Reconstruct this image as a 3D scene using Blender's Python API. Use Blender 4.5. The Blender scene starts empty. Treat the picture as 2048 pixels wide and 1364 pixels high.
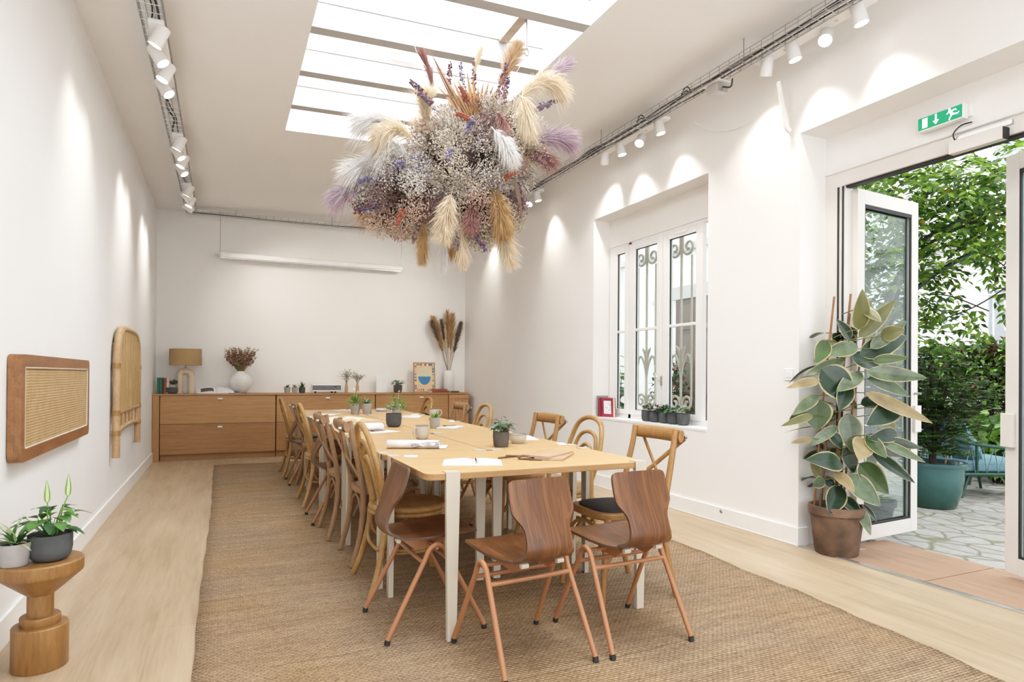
import bpy, math, random
from mathutils import Vector as V, Matrix, Euler, noise
PI = math.pi
R_ = random.Random(7)
scn = bpy.context.scene
COL = scn.collection

# ------------------------------------------------------------------ helpers
class MB:
    def __init__(s):
        s.v = []; s.f = []; s.m = []
    def add(s, vs, fs, mi=0):
        o = len(s.v)
        s.v.extend([tuple(p) for p in vs])
        for f in fs:
            s.f.append(tuple(i + o for i in f)); s.m.append(mi)
        return s
    def box(s, x0, x1, y0, y1, z0, z1, mi=0, M=None):
        vs = [V((x, y, z)) for z in (z0, z1) for y in (y0, y1) for x in (x0, x1)]
        if M is not None: vs = [M @ p for p in vs]
        return s.add(vs, [(0, 2, 3, 1), (4, 5, 7, 6), (0, 1, 5, 4), (2, 6, 7, 3), (0, 4, 6, 2), (1, 3, 7, 5)], mi)
    def prism(s, poly, z0, z1, mi=0, M=None):
        n = len(poly)
        vs = [V((x, y, z0)) for x, y in poly] + [V((x, y, z1)) for x, y in poly]
        if M is not None: vs = [M @ p for p in vs]
        fs = [tuple(range(n - 1, -1, -1)), tuple(range(n, 2 * n))]
        fs += [(i, (i + 1) % n, n + (i + 1) % n, n + i) for i in range(n)]
        return s.add(vs, fs, mi)
    def tube(s, path, r, n=8, closed=False, mi=0, sq=1.0, up=None):
        P = [V(p) for p in path]; k = len(P)
        rs = r if isinstance(r, (list, tuple)) else [r] * k
        T = []
        for i in range(k):
            if closed: t = P[(i + 1) % k] - P[i - 1]
            else: t = P[min(i + 1, k - 1)] - P[max(i - 1, 0)]
            if t.length < 1e-9: t = V((0, 0, 1))
            T.append(t.normalized())
        a = V(up) if up is not None else (V((0, 0, 1)) if abs(T[0].z) < .9 else V((1, 0, 0)))
        N = (a - T[0] * a.dot(T[0])).normalized()
        vs = []
        for i in range(k):
            if i:
                N = N - T[i] * N.dot(T[i])
                if N.length < 1e-6: N = T[i].orthogonal()
                N.normalize()
            B = T[i].cross(N)
            for j in range(n):
                an = 2 * PI * j / n
                vs.append(P[i] + (N * math.cos(an) * sq + B * math.sin(an)) * rs[i])
        fs = []
        for i in range(k if closed else k - 1):
            a0 = i * n; b0 = ((i + 1) % k) * n
            for j in range(n):
                fs.append((a0 + j, a0 + (j + 1) % n, b0 + (j + 1) % n, b0 + j))
        if not closed:
            fs.append(tuple(range(n - 1, -1, -1))); fs.append(tuple(range((k - 1) * n, k * n)))
        return s.add(vs, fs, mi)
    def lathe(s, prof, n=24, c=(0, 0, 0), mi=0, M=None, sx=1, sy=1):
        vs = []; fs = []; idx = []
        for r, z in prof:
            if r < 1e-6:
                idx.append([len(vs)]); vs.append(V((c[0], c[1], c[2] + z)))
            else:
                row = []
                for j in range(n):
                    a = 2 * PI * j / n
                    row.append(len(vs)); vs.append(V((c[0] + r * sx * math.cos(a), c[1] + r * sy * math.sin(a), c[2] + z)))
                idx.append(row)
        for a, b in zip(idx, idx[1:]):
            if len(a) == 1 and len(b) == 1: continue
            for j in range(n):
                j2 = (j + 1) % n
                if len(a) == 1: fs.append((a[0], b[j2], b[j]))
                elif len(b) == 1: fs.append((a[j], a[j2], b[0]))
                else: fs.append((a[j], a[j2], b[j2], b[j]))
        if M is not None: vs = [M @ p for p in vs]
        return s.add(vs, fs, mi)
    def octa(s, c, r, mi=0):
        c = V(c)
        vs = [c + V(d) * r for d in ((1, 0, 0), (-1, 0, 0), (0, 1, 0), (0, -1, 0), (0, 0, 1), (0, 0, -1))]
        return s.add(vs, [(0, 2, 4), (2, 1, 4), (1, 3, 4), (3, 0, 4), (2, 0, 5), (1, 2, 5), (3, 1, 5), (0, 3, 5)], mi)
    def tetra(s, c, r, rnd, mi=0):
        c = V(c); q = Euler((rnd.random() * 6, rnd.random() * 6, rnd.random() * 6)).to_matrix()
        vs = [c + q @ (V(d) * r) for d in ((1, 1, 1), (-1, -1, 1), (-1, 1, -1), (1, -1, -1))]
        return s.add(vs, [(0, 1, 2), (0, 3, 1), (0, 2, 3), (1, 3, 2)], mi)
    def ribbon(s, pts, w, side, mi=0):
        """thin strip through pts, tapering to a point"""
        side = V(side); vs = []; fs = []
        k = len(pts)
        for i, p in enumerate(pts[:-1]):
            ww = w * (1 - .7 * i / (k - 1))
            vs += [V(p) - side * ww, V(p) + side * ww]
        vs.append(V(pts[-1]))
        for i in range(k - 2):
            fs.append((2 * i, 2 * i + 1, 2 * i + 3, 2 * i + 2))
        fs.append((2 * k - 4, 2 * k - 3, 2 * k - 2))
        return s.add(vs, fs, mi)
    def leaf(s, base, d, nrm, L, W, droop=0.2, fold=0.12, nl=6, shape=.45, mi=0, edge=None, tipw=0.0, nw=2):
        """ovate leaf: nl rows along, nw half-columns each side; edge = material of the margin"""
        base = V(base); d = V(d).normalized(); nrm = V(nrm)
        sd = d.cross(nrm)
        if sd.length < 1e-5: sd = d.orthogonal()
        sd.normalize(); nn = sd.cross(d).normalized()
        vs = []; fs = []; ms = []
        cols = 2 * nw + 1
        for i in range(nl + 1):
            t = i / nl
            w = W * .5 * (math.sin(PI * min(1, t ** shape if t > 0 else 0)) ** .8 if 0 < t < 1 else 0)
            w = max(w, .0012 if i == 0 else .0005)
            ang = droop * t
            p = base + d * (L * t * math.cos(ang * .5)) - nn * (L * t * math.sin(ang))
            for j in range(cols):
                q = (j - nw) / nw
                vs.append(p + sd * (w * q) + nn * (abs(q) * w * fold))
        for i in range(nl):
            for j in range(cols - 1):
                a = i * cols + j
                fs.append((a, a + 1, a + cols + 1, a + cols))
                ms.append(edge if (edge is not None and (j == 0 or j == cols - 2)) else mi)
        o = len(s.v); s.v.extend([tuple(p) for p in vs])
        for f, m in zip(fs, ms):
            s.f.append(tuple(i + o for i in f)); s.m.append(m)
        return s
    def diamond(s, base, d, nrm, L, W, mi=0):
        base = V(base); d = V(d).normalized(); sd = d.cross(V(nrm))
        if sd.length < 1e-5: sd = d.orthogonal()
        sd.normalize(); nn = sd.cross(d)
        a = base; b = base + d * L * .45 + sd * W * .5 + nn * W * .12; c = base + d * L; e = base + d * L * .45 - sd * W * .5 + nn * W * .12
        return s.add([a, b, c, e], [(0, 1, 2), (0, 2, 3)], mi)
    def build(s, name, mats, parent=None, smooth=None, bev=0, kind=None, loc=None, sub=0, bseg=2):
        me = bpy.data.meshes.new(name)
        me.from_pydata(s.v, [], s.f)
        mats = mats if isinstance(mats, (list, tuple)) else [mats]
        for m in mats: me.materials.append(m)
        if len(mats) > 1: me.polygons.foreach_set('material_index', s.m)
        me.update()
        if smooth is not None:
            me.polygons.foreach_set('use_smooth', [True] * len(me.polygons))
            if smooth < 180: me.set_sharp_from_angle(angle=math.radians(smooth))
        ob = bpy.data.objects.new(name, me); COL.objects.link(ob)
        if parent is not None: ob.parent = parent
        if loc is not None: ob.location = loc
        if bev:
            b = ob.modifiers.new('edge', 'BEVEL'); b.width = bev; b.segments = bseg; b.limit_method = 'ANGLE'; b.angle_limit = math.radians(40)
        if sub:
            m = ob.modifiers.new('sub', 'SUBSURF'); m.levels = m.render_levels = sub
        if kind: ob['kind'] = kind
        return ob

def tag(o, label, cat, group=None, kind=None):
    if label: o['label'] = label
    if cat: o['category'] = cat
    if group: o['group'] = group
    if kind: o['kind'] = kind
    return o
def thing(name, label, cat, loc=(0, 0, 0), rz=0, group=None):
    o = bpy.data.objects.new(name, None); COL.objects.link(o)
    o.empty_display_size = .05
    o.location = loc; o.rotation_euler = (0, 0, rz)
    return tag(o, label, cat, group)
def dup(root, label, loc=None, rz=None, group=None, scale=None, rot=None):
    r = root.copy(); COL.objects.link(r)
    if loc is not None: r.location = loc
    if rz is not None: r.rotation_euler = (0, 0, rz)
    if rot is not None: r.rotation_euler = rot
    if scale is not None: r.scale = scale if isinstance(scale, tuple) else (scale,) * 3
    r['label'] = label
    if group: r['group'] = group
    for ch in list(root.children):
        c = ch.copy(); COL.objects.link(c); c.parent = r
        for g in list(ch.children):
            d = g.copy(); COL.objects.link(d); d.parent = c
    return r
def smoothpath(pts, n=6, closed=False):
    P = [V(p) for p in pts]; k = len(P); out = []
    rng = range(k) if closed else range(k - 1)
    for i in rng:
        p0 = P[i - 1] if (closed or i > 0) else P[0] * 2 - P[1]
        p1 = P[i]; p2 = P[(i + 1) % k]
        p3 = P[(i + 2) % k] if (closed or i + 2 < k) else P[-1] * 2 - P[-2]
        for j in range(n):
            t = j / n
            out.append(.5 * ((2 * p1) + (p2 - p0) * t + (2 * p0 - 5 * p1 + 4 * p2 - p3) * t * t + (3 * p1 - p0 - 3 * p2 + p3) * t ** 3))
    if not closed: out.append(P[-1])
    return out
def lerp(a, b, t): return a + (b - a) * t
def interp(tab, t):
    """tab = [(t, value)...]"""
    for (a, x), (b, y) in zip(tab, tab[1:]):
        if t <= b: return lerp(x, y, (t - a) / (b - a) if b > a else 0)
    return tab[-1][1]
def sstep(a, b, x):
    t = max(0, min(1, (x - a) / (b - a))); return t * t * (3 - 2 * t)
def rrect(x0, x1, y0, y1, r, n=5):
    out = []
    for cx, cy, a in ((x1 - r, y1 - r, 0), (x0 + r, y1 - r, 90), (x0 + r, y0 + r, 180), (x1 - r, y0 + r, 270)):
        for i in range(n + 1):
            t = math.radians(a + 90 * i / n); out.append((cx + r * math.cos(t), cy + r * math.sin(t)))
    return out

# ------------------------------------------------------------------ materials
def newmat(name):
    m = bpy.data.materials.new(name); m.use_nodes = True
    nt = m.node_tree; b = nt.nodes['Principled BSDF']
    return m, nt, b
def N(nt, t, **kw):
    n = nt.nodes.new(t)
    for k, v in kw.items(): setattr(n, k, v)
    return n
def ramp(nt, fac, stops):
    r = N(nt, 'ShaderNodeValToRGB'); e = r.color_ramp.elements
    while len(e) < len(stops): e.new(.5)
    for el, (p, c) in zip(e, stops): el.position = p; el.color = (*c, 1)
    nt.links.new(fac, r.inputs[0]); return r.outputs[0]
def coords(nt, scale=(1, 1, 1), rot=(0, 0, 0), kind='Object'):
    tc = N(nt, 'ShaderNodeTexCoord'); mp = N(nt, 'ShaderNodeMapping')
    mp.inputs['Scale'].default_value = scale; mp.inputs['Rotation'].default_value = rot
    nt.links.new(tc.outputs[kind], mp.inputs['Vector']); return mp.outputs[0]
def noise_(nt, vec, scale=5, detail=3, rough=.5, dist=0):
    n = N(nt, 'ShaderNodeTexNoise'); n.inputs['Scale'].default_value = scale; n.inputs['Detail'].default_value = detail
    n.inputs['Roughness'].default_value = rough; n.inputs['Distortion'].default_value = dist
    nt.links.new(vec, n.inputs['Vector']); return n.outputs['Fac']
def bump(nt, b, h, strength=.3, dist=.002):
    n = N(nt, 'ShaderNodeBump'); n.inputs['Strength'].default_value = strength; n.inputs['Distance'].default_value = dist
    nt.links.new(h, n.inputs['Height']); nt.links.new(n.outputs[0], b.inputs['Normal'])
def mix(nt, a, b, fac, mode='MIX'):
    n = N(nt, 'ShaderNodeMix', data_type='RGBA', blend_type=mode)
    for i, x in ((6, a), (7, b)):
        if isinstance(x, tuple): n.inputs[i].default_value = (*x, 1)
        else: nt.links.new(x, n.inputs[i])
    if isinstance(fac, (int, float)): n.inputs[0].default_value = fac
    else: nt.links.new(fac, n.inputs[0])
    return n.outputs[2]
def math_(nt, op, a, b=None):
    n = N(nt, 'ShaderNodeMath', operation=op)
    for i, x in ((0, a), (1, b)):
        if x is None: continue
        if isinstance(x, (int, float)): n.inputs[i].default_value = x
        else: nt.links.new(x, n.inputs[i])
    return n.outputs[0]
def plain(name, c, rough=.5, metal=0, var=.08, vs=8, trans=0, bmp=0, spec=None, sub=0):
    """paint / ceramic / leaf with a little noise in the colour"""
    m, nt, b = newmat(name)
    v = coords(nt); f = noise_(nt, v, vs, 3)
    lo = tuple(max(0, x * (1 - var)) for x in c); hi = tuple(min(1, x * (1 + var)) for x in c)
    nt.links.new(ramp(nt, f, [(.3, lo), (.7, hi)]), b.inputs['Base Color'])
    b.inputs['Roughness'].default_value = rough; b.inputs['Metallic'].default_value = metal
    if spec is not None: b.inputs['Specular IOR Level'].default_value = spec
    if bmp: bump(nt, b, noise_(nt, v, vs * 6, 4), bmp, .003)
    if trans:
        tr = N(nt, 'ShaderNodeBsdfTranslucent'); tr.inputs[0].default_value = (*[min(1, x * 1.3) for x in c], 1)
        mx = N(nt, 'ShaderNodeMixShader'); mx.inputs[0].default_value = trans
        nt.links.new(b.outputs[0], mx.inputs[1]); nt.links.new(tr.outputs[0], mx.inputs[2])
        nt.links.new(mx.outputs[0], nt.nodes['Material Output'].inputs['Surface'])
    return m
def wood(name, dark, light, scale=(30, 2, 2), rough=.45, n=2.0, dist=.6, bmp=.08, fine=.35, pos=(.3, .7)):
    m, nt, b = newmat(name)
    v = coords(nt, scale)
    f = noise_(nt, v, n, 4, .55, dist)
    f2 = noise_(nt, v, n * 6, 2, .6)
    c = ramp(nt, f, [(pos[0], dark), (pos[1], light)])
    c = mix(nt, c, ramp(nt, f2, [(.3, tuple(x * .7 for x in dark)), (.7, light)]), fine)
    nt.links.new(c, b.inputs['Base Color'])
    b.inputs['Roughness'].default_value = rough
    if bmp: bump(nt, b, f2, bmp, .002)
    return m
def emis(name, c, s):
    m, nt, b = newmat(name)
    b.inputs['Base Color'].default_value = (*c, 1)
    b.inputs['Emission Color'].default_value = (*c, 1); b.inputs['Emission Strength'].default_value = s
    return m
def glassmat(name, tint=(.95, 1, .98), refl=.12):
    m, nt, b = newmat(name)
    tr = N(nt, 'ShaderNodeBsdfTransparent'); tr.inputs[0].default_value = (*tint, 1)
    gl = N(nt, 'ShaderNodeBsdfGlossy'); gl.inputs['Roughness'].default_value = .02
    lw = N(nt, 'ShaderNodeLayerWeight'); lw.inputs[0].default_value = .5
    f = math_(nt, 'ADD', math_(nt, 'MULTIPLY', math_(nt, 'POWER', lw.outputs['Facing'], 5), .8), refl)
    mx = N(nt, 'ShaderNodeMixShader')
    nt.links.new(f, mx.inputs[0]); nt.links.new(tr.outputs[0], mx.inputs[1]); nt.links.new(gl.outputs[0], mx.inputs[2])
    nt.links.new(mx.outputs[0], nt.nodes['Material Output'].inputs['Surface'])
    nt.nodes.remove(b)
    return m

M = {}
M['wall'] = plain('wall_paint', (.86, .838, .81), .75, var=.012, vs=2)
M['wall_l'] = plain('wall_paint_left', (.84, .838, .835), .75, var=.012, vs=2)
M['ceil'] = plain('ceiling_paint', (.87, .86, .845), .8, var=.012, vs=2)
M['trim'] = plain('white_trim_paint', (.86, .85, .83), .45, var=.015)
M['frame'] = plain('white_window_paint', (.84, .835, .82), .35, var=.015)
M['alu'] = plain('powder_coated_aluminium', (.60, .575, .54), .4, var=.03, metal=.0)
M['rubber'] = plain('black_rubber', (.015, .015, .016), .6)
M['black'] = plain('black_cable', (.02, .02, .022), .5)
M['steel'] = plain('grey_steel', (.36, .36, .36), .35, metal=.9)
M['steel_l'] = plain('pale_steel', (.62, .61, .6), .3, metal=.9)
M['wht'] = plain('white_metal', (.86, .85, .83), .35, var=.02)
M['cream'] = plain('cream_metal', (.57, .505, .405), .4, var=.02)
M['copper'] = plain('copper_pink_metal', (.36, .15, .066), .42, var=.06)
M['paper'] = plain('white_paper', (.88, .88, .885), .8, var=.02, vs=3)
M['paper2'] = plain('cream_paper', (.80, .70, .54), .8, var=.05, vs=6)
M['kraft'] = plain('kraft_card', (.50, .31, .18), .75, var=.06, vs=9)
M['green_card'] = plain('green_card', (.05, .27, .17), .7)
M['concrete'] = plain('dark_concrete', (.075, .08, .085), .8, var=.18, vs=14, bmp=.15)
M['concrete_b'] = plain('warm_dark_concrete', (.095, .085, .075), .8, var=.2, vs=14, bmp=.15)
M['concrete_l'] = plain('pale_concrete', (.40, .385, .37), .8, var=.1, vs=14, bmp=.12)
M['soil'] = plain('potting_soil', (.035, .024, .016), .95, var=.4, vs=60, bmp=.6)
M['mug'] = plain('stoneware_glaze', (.50, .46, .40), .3, var=.06, vs=10)
M['mug_rim'] = plain('stoneware_rim', (.13, .12, .11), .35)
M['leaf'] = plain('green_leaf', (.075, .20, .035), .42, var=.3, vs=12, trans=.2)
M['leaf_d'] = plain('dark_green_leaf', (.03, .095, .03), .4, var=.3, vs=12, trans=.15)
M['leaf_l'] = plain('bright_green_leaf', (.20, .40, .06), .42, var=.25, vs=12, trans=.25)
M['leaf_g'] = plain('grey_green_leaf', (.14, .22, .15), .45, var=.3, vs=18, trans=.15)
M['leaf_v'] = plain('pale_variegated_leaf', (.45, .52, .30), .45, var=.3, vs=25, trans=.2)
M['leaf_p'] = plain('purple_leaf', (.10, .045, .06), .45, var=.3, vs=15)
M['flower_w'] = plain('white_petal', (.85, .86, .72), .5, var=.08, trans=.2)
M['bark'] = plain('brown_bark', (.16, .095, .05), .85, var=.25, vs=20, bmp=.4)
M['bark_d'] = plain('dark_bark', (.045, .032, .024), .85, var=.25, vs=20, bmp=.4)
M['oak_table'] = wood('light_oak_veneer', (.55, .31, .125), (.69, .435, .20), (2.2, 26, 26), .42, 1.6, .4, .03, .25)
M['oak_edge'] = wood('oak_edge_plywood', (.33, .17, .065), (.47, .265, .11), (2, 2, 70), .5, 2, .2, .05)
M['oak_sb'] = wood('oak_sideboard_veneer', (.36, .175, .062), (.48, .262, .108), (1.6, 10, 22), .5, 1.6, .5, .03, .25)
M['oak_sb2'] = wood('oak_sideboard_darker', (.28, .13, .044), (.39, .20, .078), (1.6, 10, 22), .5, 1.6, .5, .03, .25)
M['oak_sbv'] = wood('oak_sideboard_upright', (.32, .155, .056), (.43, .225, .09), (22, 12, 1.6), .5, 1.6, .5, .03, .25)
M['slat_wood'] = wood('reddish_slat_wood', (.40, .185, .075), (.56, .29, .13), (24, 12, 2), .5, 1.6, .4, .03, .25)
M['teak'] = wood('teak_frame_wood', (.17, .065, .02), (.32, .14, .05), (16, 2, 12), .45, 1.6, .7, .05, .3)
M['stool'] = wood('honey_turned_wood', (.20, .09, .026), (.36, .185, .062), (9, 9, 1.4), .42, 1.7, 1.0, .05, .3)
M['pale_wood'] = wood('pale_lamp_wood', (.60, .47, .32), (.72, .60, .45), (12, 12, 1.5), .55, 2, .4, .03, .2)
M['dark_slat'] = wood('black_stained_slat', (.012, .012, .013), (.045, .042, .042), (2, 2, 20), .7, 2, .3, .1)
M['terrace'] = wood('pinkish_step_board', (.33, .19, .12), (.43, .265, .18), (14, 1.5, 6), .6, 1.4, .6, .05, .2)
# walnut plywood with flowing figure
def walnut():
    m, nt, b = newmat('walnut_plywood')
    v = coords(nt, (7, .9, .9))
    f = noise_(nt, v, 1.6, 2, .5, 1.2)
    w = N(nt, 'ShaderNodeMath', operation='SINE'); nt.links.new(math_(nt, 'MULTIPLY', f, 70), w.inputs[0])
    f2 = noise_(nt, coords(nt, (120, 4, 4)), 1.0, 3)
    c = ramp(nt, f, [(.3, (.080, .026, .008)), (.5, (.165, .062, .020)), (.72, (.26, .112, .040))])
    c = mix(nt, c, (.05, .02, .008), math_(nt, 'MULTIPLY', ramp(nt, math_(nt, 'ADD', math_(nt, 'MULTIPLY', w.outputs[0], .5), .5), [(.35, (0, 0, 0)), (.5, (1, 1, 1))]), .5))
    c = mix(nt, c, ramp(nt, f2, [(.3, (.06, .024, .01)), (.7, (.21, .10, .045))]), .25)
    nt.links.new(c, b.inputs['Base Color']); b.inputs['Roughness'].default_value = .36
    b.inputs['Specular IOR Level'].default_value = .35
    return m
M['walnut'] = walnut()
M['ply_edge'] = plain('walnut_ply_edge', (.085, .042, .022), .5)
M['rattan'] = wood('golden_rattan', (.27, .135, .038), (.45, .255, .085), (9, 9, 5), .36, 2.2, .5, .08, .35)
M['rattan_d'] = wood('aged_rattan', (.30, .16, .055), (.45, .27, .105), (9, 9, 5), .4, 2.2, .5, .08, .35)
M['xwood'] = wood('brown_elm_wood', (.215, .112, .048), (.36, .21, .105), (14, 14, 2.5), .48, 2, .5, .06, .35)
M['xwood2'] = wood('honey_elm_wood', (.27, .125, .038), (.41, .215, .075), (14, 14, 2.5), .45, 2, .5, .06, .35)
M['cushion'] = plain('charcoal_seat_pad', (.035, .034, .036), .85, var=.2, vs=60)
M['tanpad'] = plain('woven_grey_seat', (.30, .25, .20), .8, var=.2, vs=80)
M['bamboo'] = wood('bleached_bamboo', (.30, .17, .055), (.58, .40, .18), (22, 22, 1.6), .5, 2, .5, .06, .4)
M['bamboo_p'] = wood('pale_bamboo_pole', (.42, .25, .12), (.58, .38, .21), (10, 10, 3), .45, 2, .4, .05, .3)

def weave(name, c1, c2, dark, sx, sy, axes=(0, 1), rough=.6, bs=.5):
    """basket weave: two crossed wave trains in object metres, rows sx / sy apart"""
    m, nt, b = newmat(name)
    tc = N(nt, 'ShaderNodeTexCoord'); sp = N(nt, 'ShaderNodeSeparateXYZ'); nt.links.new(tc.outputs['Object'], sp.inputs[0])
    wob = noise_(nt, tc.outputs['Object'], 9, 2)
    a = math_(nt, 'ADD', math_(nt, 'MULTIPLY', sp.outputs[axes[0]], 2 * PI / sx), math_(nt, 'MULTIPLY', wob, 3))
    d = math_(nt, 'ADD', math_(nt, 'MULTIPLY', sp.outputs[axes[1]], PI / sy), math_(nt, 'MULTIPLY', wob, 1.5))
    h1 = math_(nt, 'ABSOLUTE', math_(nt, 'SINE', d))
    row = math_(nt, 'MULTIPLY', math_(nt, 'FLOOR', math_(nt, 'DIVIDE', d, PI)), PI)
    h2 = math_(nt, 'ADD', math_(nt, 'MULTIPLY', math_(nt, 'SINE', math_(nt, 'ADD', a, row)), .5), .5)
    h = math_(nt, 'MULTIPLY', math_(nt, 'POWER', h1, .6), math_(nt, 'ADD', math_(nt, 'MULTIPLY', h2, .65), .35))
    return m, nt, b, tc, h
def weave_simple(name, c1, c2, dark, sx, sy, axes=(0, 1), rough=.6, bs=.5):
    m, nt, b, tc, h = weave(name, c1, c2, dark, sx, sy, axes)
    f = noise_(nt, tc.outputs['Object'], 14, 3)
    c = ramp(nt, f, [(.3, c1), (.7, c2)])
    c = mix(nt, dark, c, ramp(nt, h, [(.12, (0, 0, 0)), (.45, (1, 1, 1))]))
    nt.links.new(c, b.inputs['Base Color']); b.inputs['Roughness'].default_value = rough
    bump(nt, b, h, bs, .004)
    return m
M['cane'] = weave_simple('woven_cane_panel', (.46, .295, .135), (.56, .385, .20), (.22, .12, .045), .024, .0135, (1, 2), .6, .5)
M['cane_seat'] = weave_simple('woven_rattan_seat', (.30, .175, .06), (.42, .26, .10), (.09, .045, .015), .030, .013, (0, 1), .5, .7)

def rug_mat():
    m, nt, b, tc, h = weave('jute_rug_weave', None, None, None, .026, .0145, (0, 1))
    ob = tc.outputs['Object']
    mp = N(nt, 'ShaderNodeMapping'); mp.inputs['Scale'].default_value = (.8, 9, 1); nt.links.new(ob, mp.inputs[0])
    f1 = noise_(nt, mp.outputs[0], 1.4, 6, .72)
    mp2 = N(nt, 'ShaderNodeMapping'); mp2.inputs['Scale'].default_value = (3, 30, 1); nt.links.new(ob, mp2.inputs[0])
    f2 = noise_(nt, mp2.outputs[0], 2.0, 3, .7)
    f3 = noise_(nt, ob, 1.1, 2)
    f4 = noise_(nt, ob, 75, 3, .75)
    c = ramp(nt, f1, [(.36, (.17, .108, .066)), (.5, (.33, .22, .132)), (.64, (.48, .345, .215))])
    c = mix(nt, c, ramp(nt, f2, [(.28, (.13, .085, .055)), (.62, (.46, .34, .225))]), .5)
    c = mix(nt, c, ramp(nt, f3, [(.35, (.33, .255, .195)), (.65, (.43, .27, .125))]), .35)
    c = mix(nt, (.06, .036, .02), c, ramp(nt, h, [(.02, (.1, .1, .1)), (.5, (1, 1, 1))]))
    c = mix(nt, c, ramp(nt, f4, [(.28, (.30, .27, .25)), (.42, (.82, .80, .78)), (.70, (1.38, 1.36, 1.33))]), .8, 'MULTIPLY')
    sp2 = N(nt, 'ShaderNodeSeparateXYZ'); nt.links.new(ob, sp2.inputs[0])
    fs = noise_(nt, ob, 1.3, 3); fr = math_(nt, 'FRACT', math_(nt, 'DIVIDE', math_(nt, 'ADD', sp2.outputs[1], math_(nt, 'MULTIPLY', fs, .22)), .47))
    ln = math_(nt, 'MULTIPLY', ramp(nt, fr, [(0, (1, 1, 1)), (.022, (0, 0, 0))]), ramp(nt, noise_(nt, ob, 2.1, 2), [(.45, (0, 0, 0)), (.6, (.75, .75, .75))]))
    c = mix(nt, c, (.07, .042, .025), ln)
    nt.links.new(c, b.inputs['Base Color']); b.inputs['Roughness'].default_value = .95; b.inputs['Specular IOR Level'].default_value = .1
    bump(nt, b, h, .8, .006)
    return m
M['rug'] = rug_mat()

def floor_mat():
    m, nt, b = newmat('pale_oak_planks')
    tc = N(nt, 'ShaderNodeTexCoord'); mp = N(nt, 'ShaderNodeMapping'); mp.inputs['Rotation'].default_value = (0, 0, PI / 2)
    mp.inputs['Location'].default_value = (.35, .06, 0)
    nt.links.new(tc.outputs['Object'], mp.inputs[0])
    br = N(nt, 'ShaderNodeTexBrick'); nt.links.new(mp.outputs[0], br.inputs[0])
    br.inputs['Color1'].default_value = (.49, .37, .25, 1); br.inputs['Color2'].default_value = (.40, .295, .19, 1); br.inputs['Mortar'].default_value = (.30, .21, .13, 1)
    br.inputs['Scale'].default_value = 1; br.inputs['Mortar Size'].default_value = .0012; br.inputs['Brick Width'].default_value = 1.5; br.inputs['Row Height'].default_value = .22
    br.inputs['Mortar Smooth'].default_value = .3
    br.offset = .37
    f = noise_(nt, coords(nt, (9, .9, 1)), 1.3, 5, .6, .4)
    f2 = noise_(nt, coords(nt, (60, 3, 1)), 1.2, 3, .6)
    f3 = noise_(nt, coords(nt, (3, 1.2, 1)), 1.2, 2)
    c = mix(nt, br.outputs[0], ramp(nt, f, [(.3, (.31, .22, .135)), (.5, (.45, .335, .22)), (.7, (.54, .42, .295))]), .6)
    c = mix(nt, c, ramp(nt, f2, [(.3, (.84, .82, .80)), (.7, (1.05, 1.05, 1.05))]), .6, 'MULTIPLY')
    c = mix(nt, c, ramp(nt, f3, [(.3, (.90, .89, .87)), (.65, (1.06, 1.06, 1.06))]), .6, 'MULTIPLY')
    nt.links.new(c, b.inputs['Base Color']); b.inputs['Roughness'].default_value = .42; b.inputs['Specular IOR Level'].default_value = .35
    bump(nt, b, f2, .04, .001)
    return m
M['floor'] = floor_mat()

def paving_mat():
    m, nt, b = newmat('grey_stone_paving')
    v = coords(nt, (1, 1, 1))
    nz = N(nt, 'ShaderNodeTexNoise'); nz.inputs['Scale'].default_value = 2.2; nt.links.new(v, nz.inputs[0])
    va = N(nt, 'ShaderNodeVectorMath', operation='MULTIPLY_ADD'); nt.links.new(nz.outputs['Color'], va.inputs[0]); va.inputs[1].default_value = (.18, .18, 0); nt.links.new(v, va.inputs[2])
    mp = N(nt, 'ShaderNodeMapping'); mp.inputs['Scale'].default_value = (5.2, 3.4, 0); mp.inputs['Rotation'].default_value = (0, 0, .5); nt.links.new(va.outputs[0], mp.inputs[0])
    vo = N(nt, 'ShaderNodeTexVoronoi', feature='DISTANCE_TO_EDGE'); vo.inputs['Scale'].default_value = 1; nt.links.new(mp.outputs[0], vo.inputs[0])
    v2 = N(nt, 'ShaderNodeTexVoronoi'); v2.inputs['Scale'].default_value = 1; nt.links.new(mp.outputs[0], v2.inputs[0])
    f = noise_(nt, v, 14, 4, .7)
    base = mix(nt, ramp(nt, v2.outputs['Color'], [(.2, (.32, .31, .29)), (.8, (.43, .42, .40))]), ramp(nt, f, [(.3, (.25, .24, .22)), (.7, (.47, .455, .43))]), .5)
    joint = ramp(nt, noise_(nt, v, 3, 2), [(.4, (.20, .185, .155)), (.62, (.19, .195, .11))])
    c = mix(nt, joint, base, ramp(nt, vo.outputs['Distance'], [(.02, (0, 0, 0)), (.07, (1, 1, 1))]))
    nt.links.new(c, b.inputs['Base Color']); b.inputs['Roughness'].default_value = .8
    bump(nt, b, math_(nt, 'ADD', ramp(nt, vo.outputs['Distance'], [(.0, (0, 0, 0)), (.1, (1, 1, 1))]), math_(nt, 'MULTIPLY', f, .3)), .6, .01)
    return m
M['paving'] = paving_mat()
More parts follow.
